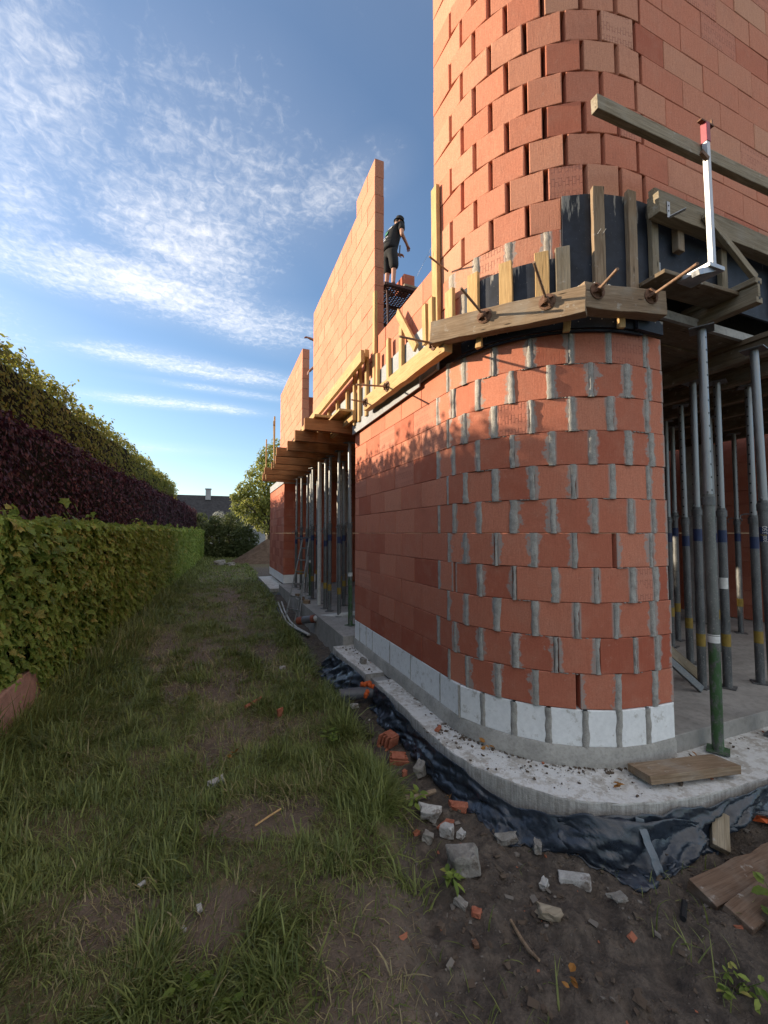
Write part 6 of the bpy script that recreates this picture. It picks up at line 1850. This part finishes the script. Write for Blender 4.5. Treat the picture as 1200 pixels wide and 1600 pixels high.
def grass():
    rng = np.random.default_rng(21)

    def dens(x, y):
        d = sstep(0.22, -0.12, x - xb(y) + 0.25 * (fbm(x * 5, y * 5, 3, 41) - 0.5)) * (1 - 0.80 * bare(x, y))
        d *= 0.30 + 1.0 * sstep(0.36, 0.62, fbm(x * 2.2, y * 2.2, 4, 43)) + 0.4 * sstep(0.52, 0.72, fbm(x * 4.5, y * 4.5, 3, 44))
        d *= sstep(-0.1, 0.15, x - xface(-1.85, y))
        return d

    def length(x, y):
        edge = np.exp(-((x - xb(y) + 0.10) / 0.14) ** 2)                   # rank strip where the mower does not reach
        hed = sstep(0.75, 0.05, x - xface(-1.70, y))
        tuft = sstep(0.52, 0.72, fbm(x * 4.5, y * 4.5, 3, 44))
        return 0.035 + 0.05 * fbm(x * 1.7, y * 1.7, 3, 47) + 0.045 * tuft * (1 - 0.7 * bare(x, y)) + 0.085 * edge * sstep(0.35, 0.6, fbm(x * 3, y * 3, 2, 48)) + 0.14 * hed
    zones = [(-1.9, 1.5, 1.0, 2.6, 15500), (-1.9, 1.5, 2.6, 5.0, 11500), (-1.9, 1.6, 5.0, 9.0, 4300), (-1.7, 1.7, 9.0, 16.0, 1500), (-1.6, 2.2, 16.0, 32.0, 500), (-3.0, 1.2, -0.8, 1.0, 1500)]
    X, Y, W = [], [], []
    for x0, x1, y0, y1, d in zones:
        n = int((x1 - x0) * (y1 - y0) * d)
        x, y = rng.uniform(x0, x1, n), rng.uniform(y0, y1, n)
        k = rng.uniform(0, 1, n) < dens(x, y)
        x, y = x[k], y[k]
        X.append(x); Y.append(y); W.append(np.full(len(x), 1.0 + 0.9 * max(0, ((y0 + y1) / 2 - 3)) / 6))
    # sparse weeds' blades on the mud
    n = 2600; x, y = rng.uniform(0.6, 2.9, n), rng.uniform(0.9, 4.2, n)
    k = (rng.uniform(0, 1, n) < 0.75 * sstep(0.56, 0.68, fbm(x * 2.4, y * 2.4, 3, 52))) & (np.hypot(x - CX, y - CY) > 1.5) & (x < 2.9) & ~((y > 2.6) & (x > 1.6))
    X.append(x[k]); Y.append(y[k]); W.append(np.ones(k.sum()) * 0.9)
    x, y, w = np.concatenate(X), np.concatenate(Y), np.concatenate(W)
    n = len(x)
    L = length(x, y) * rng.uniform(0.45, 1.45, n)
    long_ = rng.uniform(0, 1, n) < 0.05; L[long_] *= 1.7
    z = gh(x, y) - 0.004
    az = rng.normal(0, 1.25, n) + 2 * np.pi * fbm(x * 2.3, y * 2.3, 2, 55) * 2.0
    lean = np.abs(rng.normal(0.52, 0.38, n)); curl = rng.uniform(0.1, 1.0, n) ** 1.3 * 2.0
    wd_ = rng.uniform(0.0014, 0.0040, n) * w * np.clip(L / 0.1, 0.7, 1.5)
    dx, dy = np.cos(az), np.sin(az); sx, sy = -dy, dx
    V = []
    for t, ww in ((0, 1.0), (0.38, 0.9), (0.72, 0.62), (1.0, 0.05)):
        th = lean + curl * t
        hgt = L * (np.sin(np.pi / 2 - np.clip(lean + curl * t * 0.5, 0, 1.75)) * t); out = L * t * np.sin(np.clip(lean + curl * t * 0.5, 0, 1.75))
        for s in (-1, 1):
            V.append(np.stack([x + dx * out + sx * s * wd_ * ww, y + dy * out + sy * s * wd_ * ww, z + np.maximum(hgt, 0.004 * t)], 1))
    V = np.stack(V, 1)                                                      # n,8,3
    F = np.array([(0, 1, 3, 2), (2, 3, 5, 4), (4, 5, 7, 6)])
    F = (np.arange(n) * 8)[:, None, None] + F[None]
    patch = fbm(x * 1.1, y * 1.1, 3, 61)
    dry = np.clip(rng.uniform(0, 1, n) * 0.81 + 0.35 * bare(x, y) + 0.35 * sstep(0.5, 0.7, fbm(x * 2, y * 2, 3, 63)) * rng.uniform(0, 1, n), 0, 1)
    rnd = np.stack([np.clip(rng.uniform(0, 1, n) ** 1.5 * 0.95 + 0.5 * (patch - 0.35), 0, 1), dry, patch, np.ones(n)], 1)
    o = big_mesh('grass', V.reshape(-1, 3), F.reshape(-1, 4), M['grass'], np.repeat(rnd, 8, 0))
    o['kind'] = 'stuff'
    # cut straw lying flat on the bare patches
    n = 5200; x, y = rng.uniform(-1.4, 1.3, n), rng.uniform(1.0, 9.0, n)
    k = rng.uniform(0, 1, n) < 0.25 + bare(x, y) * 0.9 - 0.3 * dirt(x, y); x, y = x[k], y[k]; n = len(x)
    a = rng.uniform(0, 2 * np.pi, n); L = rng.uniform(0.02, 0.075, n); w = rng.uniform(0.0008, 0.0018, n)
    z = gh(x, y) + rng.uniform(0.003, 0.018, n); dz = rng.normal(0, 0.008, n)
    V = np.stack([np.stack([x - np.sin(a) * w, y + np.cos(a) * w, z], 1), np.stack([x + np.sin(a) * w, y - np.cos(a) * w, z], 1),
                  np.stack([x + np.cos(a) * L + np.sin(a) * w, y + np.sin(a) * L - np.cos(a) * w, z + dz], 1), np.stack([x + np.cos(a) * L - np.sin(a) * w, y + np.sin(a) * L + np.cos(a) * w, z + dz], 1)], 1)
    F = (np.arange(n) * 4)[:, None] + np.arange(4)[None]
    o = big_mesh('dry_straw', V.reshape(-1, 3), F, M['straw'], np.repeat(np.stack([rng.uniform(0, 1, n)] * 3 + [np.ones(n)], 1), 4, 0))
    o['kind'] = 'stuff'


grass()


def weeds():
    rng = np.random.default_rng(31)
    for i, (x, y, n, s, spread, hgt, lab, mat) in enumerate([
            (-0.03, 1.86, 16, 0.05, 0.07, 0.05, 'bright green leafy weed low in the turf, beside the white crumbs', 'leaf_bright'), (0.08, 1.72, 12, 0.045, 0.05, 0.05, 'small bright green weed at the lower edge of the turf', 'leaf_bright'),
            (1.225, 2.03, 12, 0.075, 0.05, 0.06, 'dark green broad-leaved plant at the big concrete lump', 'leaf_hedge'), (2.60, 1.22, 70, 0.06, 0.17, 0.14, 'feathery green weed growing over the half-buried timbers', 'leaf_hedge'),
            (2.05, 1.17, 30, 0.04, 0.12, 0.06, 'sparse low weed in the mud below the timber pile', 'leaf_hedge'), (1.30, 2.75, 22, 0.06, 0.10, 0.10, 'weed tuft at the turf edge by the split wood', 'leaf_hedge'),
            (-1.35, 3.2, 26, 0.08, 0.14, 0.10, 'broad-leaved weed in the long grass below the sandstone block', 'leaf_hedge'), (0.92, 3.45, 30, 0.045, 0.1, 0.08, 'small leafy weed in the rank strip beside the mud', 'leaf_bright')]):
        o = empty('weed', (x, y, gz(x, y)), lab, 'weed')
        st = MB(); P = []
        for k in range(max(4, n // 6)):
            a = rng.uniform(0, 6.28); e = Vector((x + math.cos(a) * spread * rng.uniform(0.4, 1.2), y + math.sin(a) * spread * rng.uniform(0.4, 1.2), gz(x, y) + hgt * rng.uniform(0.6, 1.5)))
            st.path([(x, y, gz(x, y) - 0.01), (x * 0.5 + e.x * 0.5, y * 0.5 + e.y * 0.5, gz(x, y) + hgt * 0.7), e], 0.0016, 5)
            for q in range(6): P.append(tuple(Vector((x, y, gz(x, y) + hgt * 0.3)).lerp(e, rng.uniform(0.35, 1.05))))
        st.build('stem', M['leaf_hedge'], o)
        P = np.array(P)[:n] + rng.normal(0, 0.008, (min(n, len(P)), 3)); m_ = len(P)
        leaves('leaf_spray', P, rot_from(np.tile([[0, -0.2, 1.0]], (m_, 1)) + rng.normal(0, 0.35, (m_, 3)), None, rng), s * rng.uniform(0.6, 1.2, m_), np.stack([rng.uniform(0, 1, m_)] * 3 + [np.ones(m_)], 1), OVAL_V, OVAL_T, M[mat], o)
    # fallen leaves
    for i, (x, y, zo, lab) in enumerate([(0.15, 3.56, 0.03, 'yellow fallen leaf on the bare patch'), (1.55, 2.62, 0.04, 'orange dry leaves caught under the foil'), (1.95, 2.75, None, 'brown curled leaf on the ledge by the brick curve'), (1.42, 1.42, 0.02, 'orange fallen leaf on the mud near the stick'), (2.42, 2.02, None, 'curled brown leaf on the ledge below the white blocks'), (3.24, 2.03, None, 'orange dry leaf heap on the ledge at the wall corner')]):
        z = 0.125 if zo is None else gz(x, y) + zo
        n = 5; P = rng.normal(0, 0.025, (n, 3)) * [1, 1, 0.25] + [x, y, z + 0.01]
        t = leaves('fallen_leaf', P - np.array([x, y, z]), rot_from(np.tile([[0, 0, 1.0]], (n, 1)) + rng.normal(0, 0.4, (n, 3)), None, rng), rng.uniform(0.03, 0.06, n), np.stack([rng.uniform(0, 1, n)] * 3 + [np.ones(n)], 1), OVAL_V, OVAL_T, M['leaf_autumn'])
        t.location = (x, y, z); tag(t, lab, 'leaf')


M['leaf_autumn'] = mat_leaf('autumn_leaf', (0.22, 0.09, 0.02), (0.38, 0.18, 0.04), None, 0.1)
weeds()
